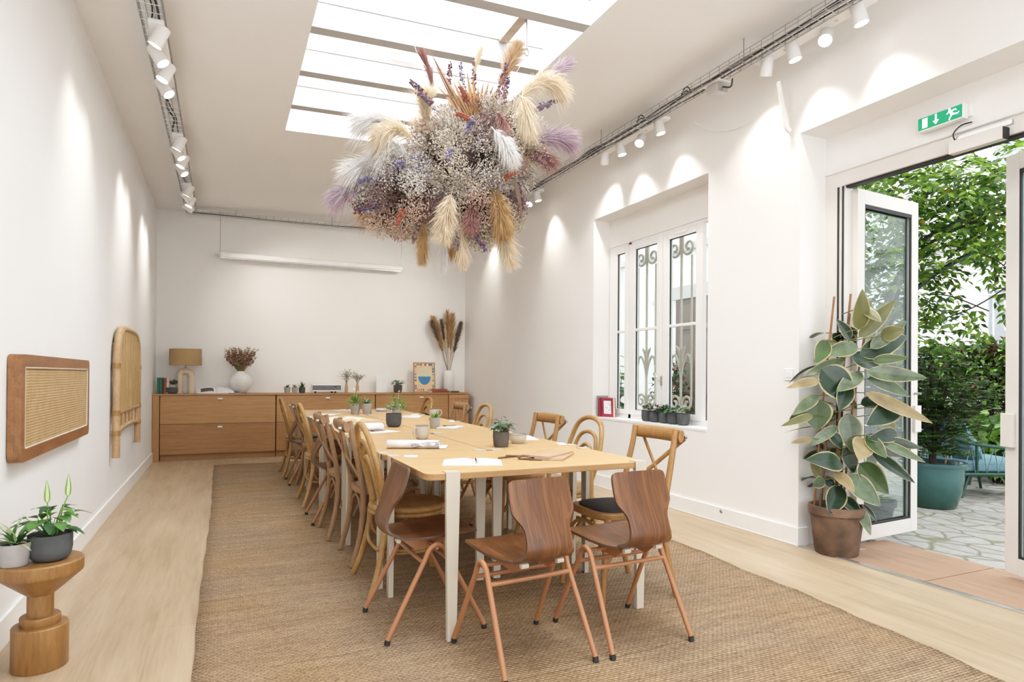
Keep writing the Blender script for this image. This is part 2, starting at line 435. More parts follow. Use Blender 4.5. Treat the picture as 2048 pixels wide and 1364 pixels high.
# ------------------------------------------------------------------ room
XL, XR, YB, YF = -.858, 3.694, 10.08, -1.6
def cz(x): return 3.46 + (x + .86) * .14 / 4.55
def struct(mb, name, m, **k):
    o = mb.build(name, m, kind='structure', **k); return o
fl = MB(); fl.add([(XL - .2, YF, 0), (XR + .004, YF, 0), (XR + .004, YB + .2, 0), (XL - .2, YB + .2, 0)], [(0, 1, 2, 3)])
fl.add([(XR + .004, 3.13, 0), (4.0, 3.13, 0), (4.0, 3.3, 0), (XR + .004, 3.3, 0)], [(0, 1, 2, 3)])
struct(fl, 'floor', M['floor'])
w = MB().box(XL - .2, XL, YF, YB + .2, -.05, 4.2); struct(w, 'wall_left', M['wall_l'])
w = MB().box(XL, XR + .3, YB, YB + .2, -.05, 4.2); struct(w, 'wall_back', M['wall'])
# right wall with a window recess and the garden door opening
WY0, WY1, WZ0, WZ1 = 4.183, 5.998, .742, 2.90
DY0, DY1, DZ = 1.2, 3.25, 2.91
w = MB(); X0, X1 = XR, 4.02
w.box(X0, X1, YF, DY0, -.05, 4.2)
w.box(X0, X1, DY0, DY1, DZ, 4.2)
w.box(X0, X1, DY1, WY0, -.05, 4.2)
w.box(X0, X1, WY0, WY1, -.05, WZ0)
w.box(X0, X1, WY0, WY1, WZ1, 4.2)
w.box(X0, X1, WY1, YB, -.05, 4.2)
w.box(3.90, X1, WY0, WY1, 2.602, WZ1)
w.box(3.955, X1 + .1, DY0, DY1, 2.635, DZ)
struct(w, 'wall_right', M['wall'])
# ceiling with the skylight opening
SX0, SX1, SY0, SY1 = .515, 2.24, .7, 6.40
c = MB()
def cslab(x0, x1, y0, y1):
    a, b_ = cz(x0), cz(x1)
    c.add([(x0, y0, a), (x1, y0, b_), (x1, y1, b_), (x0, y1, a), (x0, y0, a + .5), (x1, y0, b_ + .5), (x1, y1, b_ + .5), (x0, y1, a + .5)],
          [(3, 2, 1, 0), (4, 5, 6, 7), (0, 1, 5, 4), (1, 2, 6, 5), (2, 3, 7, 6), (3, 0, 4, 7)])
cslab(XL - .1, SX0, YF, YB + .1); cslab(SX1, XR + .1, YF, YB + .1)
cslab(SX0, SX1, YF, SY0); cslab(SX0, SX1, SY1, YB + .1)
struct(c, 'ceiling', M['ceil'])
# skylight joists crossing the opening, flush with the ceiling underside
M['gbar'] = plain('grey_glazing_bar', (.32, .29, .275), .6)
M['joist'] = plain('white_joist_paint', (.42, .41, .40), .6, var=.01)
yj = [5.77, 5.09, 4.41, 3.70, 2.99, 2.28, 1.57]
for i, y in enumerate(yj):
    a, b_ = cz(SX0), cz(SX1)
    j = MB(); t = .095
    j.add([(SX0, y, a), (SX1, y, b_), (SX1, y + t, b_), (SX0, y + t, a), (SX0, y, a + .17), (SX1, y, b_ + .17), (SX1, y + t, b_ + .17), (SX0, y + t, a + .17)],
          [(3, 2, 1, 0), (4, 5, 6, 7), (0, 1, 5, 4), (1, 2, 6, 5), (2, 3, 7, 6), (3, 0, 4, 7)])
    o = j.build('skylight_joist', M['joist'])
    gb_ = MB(); gb_.add([(SX0, y - .006, a + .17), (SX1, y - .006, b_ + .17), (SX1, y + t, b_ + .17), (SX0, y + t, a + .17), (SX0, y - .006, a + .21), (SX1, y - .006, b_ + .21), (SX1, y + t, b_ + .21), (SX0, y + t, a + .21)],
          [(3, 2, 1, 0), (4, 5, 6, 7), (0, 1, 5, 4), (1, 2, 6, 5), (2, 3, 7, 6), (3, 0, 4, 7)]); gb_.build('glazing_bar', M['gbar'], o)
    tag(o, None, None, None, 'structure')
# curved grey-green gutter edge above the glass, spanning one bay
g = MB(); g.tube(smoothpath([(.5, 5.12, cz(.5) + .36), (.85, 5.14, 3.83), (1.2, 5.05, 3.79), (1.5, 4.86, 3.77), (1.8, 4.62, 3.76)], 6), .012, 6, mi=0, sq=2.6)
M['gutter'] = plain('pale_green_gutter', (.46, .50, .40), .5)
o = g.build('skylight_gutter', M['gutter'], smooth=60, kind='structure')
# baseboards
bb = MB(); bb.box(XL, XL + .014, YF, 9.63, 0, .13); struct(bb, 'baseboard_left', M['trim'], bev=.003)
bb = MB(); bb.box(XR - .018, XR, DY1, YB, 0, .128); bb.box(XR - .02, XR, DY1, YB, 0, .012)
bb.box(XR - .018, 3.78, DY1 - .014, DY1 + .001, 0, .128)
struct(bb, 'baseboard_right', M['trim'], bev=.003)
# window sill
s = MB(); s.box(XR - .004, 3.90, WY0, WY1, WZ0 - .02, WZ0 + .003); struct(s, 'trim_1', M['trim'], bev=.002)

# ------------------------------------------------------------------ window
XW = 3.889
M['glass'] = glassmat('window_glass', (.97, 1, .99), .04)
def yzframe(mb, y0, y1, z0, z1, bw, x0, x1, bt=None, bb_=None):
    bt = bw if bt is None else bt; bb_ = bw if bb_ is None else bb_
    mb.box(x0, x1, y0, y0 + bw, z0, z1); mb.box(x0, x1, y1 - bw, y1, z0, z1)
    mb.box(x0, x1, y0 + bw, y1 - bw, z0, z0 + bb_); mb.box(x0, x1, y0 + bw, y1 - bw, z1 - bt, z1)
wr = thing('window_1', None, None, (0, 0, 0)); wr['kind'] = 'structure'
f = MB(); yzframe(f, 4.19, 5.99, WZ0, 2.60, .06, XW + .012, XW + .07, .03, .05)
f.box(XW + .012, XW + .07, 5.575, 5.625, WZ0, 2.6)
f.build('window_frame', M['frame'], wr, bev=.003)
def sash(y0, y1, gy0, gy1, gz0, gz1, zm, nm):
    m_ = MB(); x0, x1 = XW, XW + .045; z0, z1 = WZ0 + .045, 2.575
    m_.box(x0, x1, y0, gy0, z0, z1); m_.box(x0, x1, gy1, y1, z0, z1)
    m_.box(x0, x1, gy0, gy1, z0, gz0); m_.box(x0, x1, gy0, gy1, gz1, z1)
    m_.box(x0 + .005, x1 - .01, gy0, gy1, zm - .014, zm + .014)
    o = m_.build(nm, M['frame'], wr, bev=.004)
    g_ = MB(); g_.box(x0 + .018, x0 + .022, gy0, gy1, gz0, gz1); g_.build('pane', M['glass'], o)
    k = MB(); yzframe(k, gy0 - .001, gy1 + .001, gz0 - .001, gz1 + .001, .006, x0 + .012, x0 + .026); k.build('glazing_seal', M['rubber'], o)
    return o
sash(5.625, 5.96, 5.685, 5.83, .836, 2.505, 1.665, 'fixed_sash')
s1 = sash(5.045, 5.60, 5.133, 5.495, .837, 2.505, 1.668, 'casement_sash')
s2 = sash(4.47, 5.04, 4.562, 4.945, .84, 2.502, 1.67, 'casement_sash')
h = MB(); h.box(XW - .008, XW, 5.032, 5.058, 1.10, 1.19); h.tube([(XW - .012, 5.045, 1.145), (XW - .045, 5.045, 1.15), (XW - .05, 5.09, 1.215)], .007, 8)
h.build('window_handle', M['steel_l'], wr, smooth=40)
for z in (.98, 1.70, 2.42):
    h = MB(); h.tube([(XW - .004, 4.468, z - .045), (XW - .004, 4.468, z + .045)], .006, 8); h.build('hinge', M['wht'], wr, smooth=40)
v = MB(); v.box(XW - .008, XW, 4.68, 4.86, 2.528, 2.55); v.build('vent_strip', M['wht'], wr, bev=.003)

# ------------------------------------------------------------------ garden door
XD = 3.95
M['alu_w'] = plain('white_aluminium', (.70, .66, .615), .35, var=.02)
dr = thing('door_1', None, None); dr['kind'] = 'structure'
f = MB()
f.box(XD, XD + .09, 3.10, 3.26, 0, 2.54); f.box(XD, XD + .09, DY0, 1.42, 0, 2.54)
f.box(XD, XD + .09, DY0, 3.26, 2.535, 2.64)
f.build('door_frame', M['alu_w'], dr, bev=.003)
k = MB()
for y in (3.142, 3.105): k.box(XD - .006, XD + .002, y - .006, y + .006, .02, 2.53)
k.box(XD + .02, XD + .07, 1.42, 3.1, 2.520, 2.536)
k.build('door_gasket', M['rubber'], dr)
t = MB(); t.tube([(XD - .006, DY0, 2.645), (XD - .006, DY1, 2.645)], .013, 8); t.build('door_trim', M['trim'], dr, smooth=60)
def leaf_door(hx, hy, fx, fy, name, lbl_handle):
    L = math.hypot(fx - hx, fy - hy); ang = math.atan2(fy - hy, fx - hx)
    r = thing(name, None, None, (hx, hy, 0), ang); r['kind'] = 'structure'
    z0, z1, sw = .035, 2.515, .085; y0, y1 = -.028, .028
    m_ = MB(); m_.box(0, sw, y0, y1, z0, z1); m_.box(L - sw, L, y0, y1, z0, z1)
    m_.box(sw, L - sw, y0, y1, z0, z0 + .10); m_.box(sw, L - sw, y0, y1, z1 - .10, z1)
    m_.build('door_leaf_frame', M['alu_w'], r, bev=.003)
    g_ = MB(); g_.box(sw, L - sw, -.004, .004, z0 + .1, z1 - .1); g_.build('pane', M['glass_d'], r)
    k = MB(); a, b_ = sw - .001, L - sw + .001
    for yy in (-.018, .018):
        k.box(a, a + .012, yy - .006, yy + .006, z0 + .1, z1 - .1); k.box(b_ - .012, b_, yy - .006, yy + .006, z0 + .1, z1 - .1)
        k.box(a, b_, yy - .006, yy + .006, z0 + .099, z0 + .113); k.box(a, b_, yy - .006, yy + .006, z1 - .125, z1 - .099)
    k.build('glazing_seal', M['rubber'], r)
    for s in (1, -1):
        p = MB(); p.box(L - .055, L - .03, s * .03 - .002 * s, s * .045, .86, 1.05) if False else p.box(L - .07, L + .012, min(s * .028, s * .05), max(s * .028, s * .05), .78, .98)
        p.build('lock_cover', M['alu_w'], r, bev=.004)
    p = MB(); p.tube([(L - .045, -.028, 1.07), (L - .045, -.07, 1.07), (L - .045, -.075, 1.07)], .009, 8); p.build('door_knob', M['steel'], r, smooth=40)
    return r
M['glass_d'] = glassmat('door_glass', (.90, .97, .96), .08)
d1 = leaf_door(4.035, 3.085, 4.79, 3.15, 'door_2', 0)
d2 = leaf_door(4.035, 1.425, 4.285, 2.24, 'door_3', 0)
cl = thing('door_closer', 'white door closer box with a loose cable under the exit sign', 'door closer', (XD - .001, 2.22, 2.54))
b = MB(); b.box(-.05, 0, -.145, .145, -.03, .045); b.build('housing', M['alu_w'], cl, bev=.004)
b = MB(); b.box(-.012, 0, -.17, .15, .05, .075); b.build('mounting_plate', M['steel_l'], cl)
b = MB(); b.tube(smoothpath([(-.01, .13, .05), (-.035, .125, .09), (-.02, .09, .13), (-.004, .04, .135)], 5), .004, 6); b.build('cable', M['black'], cl, smooth=60)
b = MB(); b.box(-.052, -.0, -.152, -.145, -.03, .035); b.build('end_cap', M['rubber'], cl)
# step boards and sill strip in the doorway
st = MB(); st.box(XR + .004, 4.42, 2.392, 3.125, -.03, 0.0); st.box(XR + .004, 4.42, DY0, 2.386, -.03, -.001)
struct(st, 'trim_2', M['terrace'])
st = MB(); st.box(XR - .012, XR + .03, DY0, DY1, -.002, .006); struct(st, 'trim_3', M['steel_l'], bev=.002)
st = MB(); st.box(XR + .03, XD + .1, 3.0, 3.12, 0, .004); struct(st, 'trim_4', M['steel_l'], bev=.001)

# exit sign
es = thing('exit_sign', 'green illuminated emergency exit sign with arrow and running figure above garden door', 'exit sign', (XD, 2.41, 2.742))
b = MB(); b.box(-.06, -.012, -.135, .135, -.045, .045); b.build('housing', M['wht'], es, bev=.006)
b = MB(); b.box(-.012, .006, -.15, -.115, -.03, .03); b.box(-.012, .006, .1, .14, -.03, .03); b.build('bracket', M['wht'], es)
M['exit_g'] = emis('exit_green', (.0, .30, .13), .35); M['exit_w'] = emis('exit_white', (.9, .95, .9), .9)
b = MB(); b.box(-.0625, -.0595, -.128, .128, -.036, .038)
pn = b.build('sign_panel', M['exit_g'], es)
# marks drawn in (y, z); +y is the picture's left side of the sign
def mark(poly, name):
    b = MB(); n = len(poly); vs = [(-.0632, -y, z) for y, z in poly]
    b.add(vs, [tuple(range(n))]); return b
def pict(name, polys):
    b = MB()
    for i, poly in enumerate(polys): b.add([(-.0632 - .00004 * i, -y, z) for y, z in poly], [tuple(range(len(poly)))])
    b.build(name, M['exit_w'], pn)
pict('door_symbol', [[(-.102, -.028), (-.070, -.028), (-.070, .030), (-.102, .030)]])
pict('arrow_symbol', [[(-.026, .032), (-.015, .032), (-.015, -.006), (-.026, -.006)], [(-.040, -.004), (-.001, -.004), (-.0205, -.028)]])
pict('running_figure', [[(.052, .036), (.064, .036), (.066, .021), (.052, .019)], [(.052, .020), (.070, .022), (.080, .000), (.066, -.006)], [(.070, .022), (.092, .026), (.094, .020), (.076, .012)], [(.092, .026), (.100, .014), (.095, .011), (.088, .020)],
    [(.054, .020), (.040, .008), (.045, .004), (.060, .014)], [(.080, .002), (.104, -.004), (.103, -.011), (.074, -.008)], [(.103, -.004), (.112, .004), (.114, -.002), (.104, -.011)], [(.066, -.004), (.076, -.006), (.064, -.022), (.056, -.020)], [(.064, -.022), (.062, -.034), (.054, -.034), (.056, -.018)]])

# light switch and socket
sw = thing('light_switch', 'small white square light switch beside the garden door recess', 'light switch', (XR, 3.335, 1.205))
b = MB(); b.box(-.009, 0, -.042, .042, -.042, .042); b.build('plate', M['wht'], sw, bev=.003)
b = MB(); b.box(-.013, -.009, -.022, .022, -.022, .022); b.build('rocker', M['frame'], sw, bev=.002)
b = MB(); b.lathe([(0, .006), (.012, .006), (.016, 0)], 16, M=Matrix.Translation((XR - .018, 3.991, .098)) @ Matrix.Rotation(-PI / 2, 4, 'Y'))
tag(b.build('baseboard_vent', M['steel'], smooth=40), 'tiny round grey vent set in the white baseboard below the window', 'vent')
# ------------------------------------------------------------------ rug
rg = MB(); nx, ny = 30, 84
def rug_pt(i, j):
    y = .55 + (9.0 - .55) * j / ny
    xl = -.095 + .008 * math.sin(y * 1.3) + .003 * math.sin(y * 11); xr = interp([(.55, 2.68), (1.4, 2.77), (2.25, 2.87), (3.63, 2.955), (9, 3.0)], y) + .010 * math.sin(y * 8) + .006 * math.sin(y * 23)
    x = lerp(xl, xr, i / nx)
    return (x, y + (.012 * math.sin(x * 9) if j in (0, ny) else 0), .009 + .0012 * math.sin(x * 5 + y * 3))
vs = [rug_pt(i, j) for j in range(ny + 1) for i in range(nx + 1)]
rg.add(vs, [(j * (nx + 1) + i, j * (nx + 1) + i + 1, (j + 1) * (nx + 1) + i + 1, (j + 1) * (nx + 1) + i) for j in range(ny) for i in range(nx)])
edge = [j * (nx + 1) for j in range(ny + 1)]; edge2 = [j * (nx + 1) + nx for j in range(ny + 1)]
def skirt(ids):
    o = len(rg.v)
    for k in ids: x, y, z = rg.v[k]; rg.v.append((x, y, 0.0005))
    for a in range(len(ids) - 1):
        rg.f.append((ids[a], ids[a + 1], o + a + 1, o + a)); rg.m.append(0)
skirt(edge); skirt(edge2[::-1]); skirt(list(range(nx + 1))[::-1]); skirt(list(range(ny * (nx + 1), ny * (nx + 1) + nx + 1)))
tag(rg.build('jute_rug', M['rug'], smooth=180), 'large woven tan jute rug under the long table and chairs', 'rug')

# ------------------------------------------------------------------ tables (a run of desks pushed together)
TZ = .75; TT = .03
def leg_mb(dirx, diry):
    """tapered folded-steel leg; outer plate faces (dirx, diry)"""
    m_ = MB(); z0, z1 = .012, TZ + .004
    def plate(wt, wb, th, face):
        # plate lies across the normal 'face' axis
        zs = (z0, z1); 
        if face == 'y':
            s = diry
            vs = []
            for z, w_ in ((z0, wb), (z1, wt)):
                vs += [(-w_ / 2, s * .0, z), (w_ / 2, s * .0, z), (w_ / 2, s * th, z), (-w_ / 2, s * th, z)]
        else:
            s = dirx; vs = []
            for z, w_ in ((z0, wb), (z1, wt)):
                vs += [(0, -w_ / 2, z), (0, w_ / 2, z), (s * th, w_ / 2, z), (s * th, -w_ / 2, z)]
        m_.add(vs, [(0, 1, 2, 3), (7, 6, 5, 4), (0, 4, 5, 1), (1, 5, 6, 2), (2, 6, 7, 3), (3, 7, 4, 0)])
    if diry:
        plate(.066, .040, .004, 'y'); s = diry
        for e in (-1, 1):
            vs = []
            for z, w_ in ((z0, .040), (TZ - TT - .002, .062)):
                vs += [(e * w_ / 2, 0, z), (e * w_ / 2 - e * .004, 0, z), (e * w_ / 2 - e * .004, -s * .022, z), (e * w_ / 2, -s * .022, z)]
            m_.add(vs, [(0, 1, 2, 3), (7, 6, 5, 4), (0, 4, 5, 1), (1, 5, 6, 2), (2, 6, 7, 3), (3, 7, 4, 0)])
        m_.box(-.033, .033, min(0, -s * .055), max(0, -s * .055), TZ + .0005, TZ + .0045)
        m_.box(-.028, .028, min(0, -s * .06), max(0, -s * .06), TZ - TT - .005, TZ - TT - .001)
    else:
        plate(.066, .040, .004, 'x'); s = dirx
        for e in (-1, 1):
            vs = []
            for z, w_ in ((z0, .040), (TZ - TT - .002, .062)):
                vs += [(0, e * w_ / 2, z), (0, e * w_ / 2 - e * .004, z), (-s * .022, e * w_ / 2 - e * .004, z), (-s * .022, e * w_ / 2, z)]
            m_.add(vs, [(0, 1, 2, 3), (7, 6, 5, 4), (0, 4, 5, 1), (1, 5, 6, 2), (2, 6, 7, 3), (3, 7, 4, 0)])
        m_.box(min(0, -s * .055), max(0, -s * .055), -.033, .033, TZ + .0005, TZ + .0045)
        m_.box(min(0, -s * .06), max(0, -s * .06), -.028, .028, TZ - TT - .005, TZ - TT - .001)
    return m_
def desk(x0, x1, y0, y1, legs, label):
    cx, cy = (x0 + x1) / 2, (y0 + y1) / 2
    t = thing('desk_table', label, 'table', (cx, cy, 0), 0, 'oak desks joined into one long table')
    p = MB(); p.prism(rrect(x0 - cx, x1 - cx, y0 - cy, y1 - cy, .05), TZ - TT, TZ)
    me = p.build('tabletop', [M['oak_table'], M['oak_edge']], t, bev=.003)
    for pl in me.data.polygons:
        if abs(pl.normal.z) < .5: pl.material_index = 1
    for lx, ly, dx, dy in legs:
        l = leg_mb(dx, dy).build('leg', M['cream'], t, loc=(lx - cx, ly - cy, 0))
    return t
XA, XM, XB = .785, 1.398, 2.005
desk(.805, 1.985, 2.665, 3.382, [(.925, 2.661, 0, -1), (1.925, 2.661, 0, -1), (.801, 3.325, -1, 0), (1.989, 3.29, 1, 0)], 'oak desk set crosswise at the end nearest the walnut chairs, notebook on it')
rows = [3.390, 4.548, 5.71, 6.872, 8.034]
for r in range(4):
    y0, y1 = rows[r], rows[r + 1] - .010
    desk(XA, XM - .003, y0, y1, [(XA - .004, y0 + .09, -1, 0), (XA - .004, y1 - .09, -1, 0), (XM - .052, y0 - .001, 0, -1), (XM - .052, y1 + .001, 0, 1)],
         ['oak desk with rolled magazine and mug, behind the crosswise desk on wicker panel side', 'oak desk with round dark plant pot and rolled white booklet, on wicker panel side', 'oak desk with the open cream magazine, on wicker panel side', 'oak desk with two small grey plant pots, panel side next to sideboard'][r])
    desk(XM + .003, XB, y0, y1, [(XB + .004, y0 + .09, 1, 0), (XB + .004, y1 - .09, 1, 0), (XM + .052, y0 - .001, 0, -1), (XM + .052, y1 + .001, 0, 1)],
         ['oak desk with ribbed dark pot and bowl, window side behind the crosswise desk', 'oak desk with closed white notebook and small grey pot, on window side', 'oak desk with a mug and white sheet, on window side', 'oak desk with magazines under a flower pot, window side next to sideboard'][r])

# ------------------------------------------------------------------ chairs
def grid_shell(prof, wid, th, nx=14, corner=.05, crown=.012):
    """bent plywood shell swept along prof = [(y, z)...]; half-width wid(t)"""
    P = smoothpath([(0, y, z) for y, z in prof], 7); n = len(P)
    L = [0]
    for a, b_ in zip(P, P[1:]): L.append(L[-1] + (b_ - a).length)
    m_ = MB(); top = []; bot = []
    for i, p in enumerate(P):
        t = L[i] / L[-1]; hw = wid(t, L[i], L[-1])
        tg = (P[min(i + 1, n - 1)] - P[max(i - 1, 0)]).normalized(); nn = V((0, -tg.z, tg.y))
        for k in range(nx + 1):
            q = -1 + 2 * k / nx
            c = crown * (q * q) * (1 if t < .5 else .35)
            top.append(V((q * hw, p.y, p.z)) + nn * c); bot.append(V((q * hw, p.y, p.z)) + nn * (c - th))
    w_ = nx + 1
    m_.add(top, [(i * w_ + k, i * w_ + k + 1, (i + 1) * w_ + k + 1, (i + 1) * w_ + k) for i in range(n - 1) for k in range(nx)])
    m_.add(bot, [(i * w_ + k, (i + 1) * w_ + k, (i + 1) * w_ + k + 1, i * w_ + k + 1) for i in range(n - 1) for k in range(nx)])
    o = n * w_; fs = []
    for i in range(n - 1):
        fs.append((i * w_, (i + 1) * w_, o + (i + 1) * w_, o + i * w_)); a = i * w_ + nx
        fs.append((a, o + a, o + a + w_, a + w_))
    for k in range(nx):
        fs.append((k, o + k, o + k + 1, k + 1)); a = (n - 1) * w_ + k
        fs.append((a, a + 1, o + a + 1, o + a))
    for f_ in fs: m_.f.append(f_); m_.m.append(1)
    return m_
def make_ply():
    t = thing('plywood_chair', 'x', 'chair')
    prof = [(-.120, .752), (-.133, .70), (-.156, .64), (-.183, .58), (-.204, .53), (-.213, .49), (-.206, .462), (-.180, .443), (-.13, .434), (-.04, .436), (.07, .443), (.16, .449), (.205, .446)]
    tab = [(0, .143), (.06, .146), (.165, .148), (.185, .146), (.255, .112), (.275, .107), (.30, .105), (.35, .106), (.40, .112), (.45, .124), (.52, .148), (.60, .168), (.72, .182), (.88, .188), (.97, .184), (1, .168)]
    def wid(tt, s, L):
        v_ = interp(tab, tt)
        if s < .026: v_ = .1445 - .026 + math.sqrt(max(0, .026 ** 2 - (.026 - s) ** 2))
        return v_
    sh = grid_shell(prof, wid, .011)
    sh.build('seat_shell', [M['walnut'], M['ply_edge']], t, smooth=50)
    for sx in (-1, 1):
        x0, x1 = sx * .196, sx * .213
        path = smoothpath([(x1, -.228, .02), (x0 + (x1 - x0) * .3, -.085, .30), (x0, -.03, .392), (x0, .008, .414), (x0, .046, .392), (x0 + (x1 - x0) * .3, .10, .30), (x1, .226, .02)], 5)
        # straight legs meeting in a rounded bend
        path = [V((x1, -.228, .02))] + smoothpath([(x0, -.055, .345), (x0, -.034, .388), (x0, 0, .407), (x0, .034, .388), (x0, .055, .345)], 6) + [V((x1, .226, .02))]
        b_ = MB(); b_.tube(path, .0115, 10); lg = b_.build('leg', M['copper'], t, smooth=60)
        for y in (-.23, .228):
            c_ = MB(); c_.tube([(x1, y, .001), (x1, y * .985, .020)], .0128, 10); c_.build('foot_cap', M['rubber'], lg, smooth=40)
    b_ = MB()
    b_.tube([(-.196, -.062, .33), (.196, -.062, .33)], .010, 8); b_.tube([(-.196, .062, .33), (.196, .062, .33)], .010, 8)
    b_.tube([(-.20, .0, .392), (.20, .0, .392)], .009, 8)
    for sx in (-.085, .085):
        b_.prism([(-.15, .427), (.10, .43), (.05, .375), (-.07, .365)], sx - .002, sx + .002, M=Matrix(((0, 0, 1, 0), (1, 0, 0, 0), (0, 1, 0, 0), (0, 0, 0, 1))))
    b_.build('under_frame', M['copper'], t, smooth=40)
    b_ = MB()
    for sx in (-.085, .085):
        for y in (-.15, .10): b_.tube([(sx - .016, y, .414), (sx + .016, y, .414)], .011, 8)
    b_.build('spacer', M['cream'], t, smooth=40)
    return t
def make_cross(seat_m, wd, pad):
    t = thing('cross_back_chair', 'x', 'chair')
    for sx in (-1, 1):
        p = smoothpath([(sx * .222, -.245, .004), (sx * .212, -.198, .18), (sx * .203, -.178, .36), (sx * .198, -.182, .48), (sx * .194, -.212, .64), (sx * .186, -.244, .78), (sx * .184, -.262, .885)], 5)
        k = len(p); b_ = MB(); b_.tube(p, [lerp(.0165, .0175, math.sin(PI * i / (k - 1))) for i in range(k)], 10, sq=1.0)
        b_.build('rear_leg', wd, t, smooth=60)
        p = smoothpath([(sx * .21, .212, .004), (sx * .203, .195, .2), (sx * .19, .168, .44)], 5); k = len(p)
        b_ = MB(); b_.tube(p, [lerp(.0145, .02, i / (k - 1)) for i in range(k)], 10); b_.build('front_leg', wd, t, smooth=60)
        # curved brace under the seat
        b_ = MB(); b_.tube(smoothpath([(sx * .205, -.165, .22), (sx * .20, -.10, .34), (sx * .197, .0, .385), (sx * .20, .10, .34), (sx * .20, .175, .22)], 6), .0105, 8); b_.build('side_brace', wd, t, smooth=60)
        b_ = MB(); p = smoothpath([(sx * .190, -.318, .835), (sx * .095, -.290, .755), (sx * .0, -.262, .675), (-sx * .095, -.225, .595), (-sx * .188, -.186, .515)], 6)
        b_.tube(p, .0135, 8, sq=.42, up=(0, 1, 0)); b_.build('cross_band', wd, t, smooth=60)
        b_ = MB(); b_.lathe([(0, .02), (.010, .018), (.012, 0)], 10, M=Matrix.Translation((sx * .190, -.312, .842)) @ Matrix.Rotation(PI / 2, 4, 'X')); b_.build('bolt', M['steel'], t, smooth=40)
    b_ = MB(); p = smoothpath([(-.208, -.282, .850), (-.12, -.292, .852), (0, -.296, .853), (.12, -.292, .852), (.208, -.282, .850)], 6)
    k = len(p); vs = []; n = 12
    for i, q in enumerate(p):
        s_ = 1 - .12 * abs(2 * i / (k - 1) - 1) ** 4
        for j in range(n):
            a = 2 * PI * j / n; vs.append(q + V((0, .019 * math.cos(a) - .004 * math.sin(a), .037 * s_ * math.sin(a))))
    b_.add(vs, [(i * n + j, i * n + (j + 1) % n, (i + 1) * n + (j + 1) % n, (i + 1) * n + j) for i in range(k - 1) for j in range(n)] + [tuple(range(n)), tuple(range(k * n - 1, (k - 1) * n - 1, -1))])
    b_.build('top_rail', wd, t, smooth=60)
    for y, z, r in ((.19, .30, 0), (-.18, .30, 0)):
        b_ = MB(); b_.tube(smoothpath([(-.20, y, .25), (-.12, y, .36), (0, y, .40), (.12, y, .36), (.20, y, .25)], 6), .010, 8); b_.build('end_brace', wd, t, smooth=60)
    def seatpoly(f_):
        o = []
        for i in range(36):
            a = 2 * PI * i / 36; c_, s_ = math.cos(a), math.sin(a); e = .62
            w_ = lerp(.185, .222, (s_ + 1) / 2)
            o.append((w_ * f_ * math.copysign(abs(c_) ** e, c_), .205 * f_ * math.copysign(abs(s_) ** e, s_)))
        return o
    b_ = MB(); b_.prism(seatpoly(1.0), .425, .462); b_.build('seat', wd, t, smooth=40, bev=.008)
    b_ = MB(); pp = seatpoly(.84); n = len(pp)
    rings = [(1, .462), (1, .470), (.93, .476), (.6, .479)]
    b_.add([(x * s_, y * s_, z) for s_, z in rings for x, y in pp], [(r * n + i, r * n + (i + 1) % n, (r + 1) * n + (i + 1) % n, (r + 1) * n + i) for r in range(3) for i in range(n)] + [tuple(range(3 * n, 4 * n))])
    b_.build('seat_pad', pad, t, smooth=50)
    return t
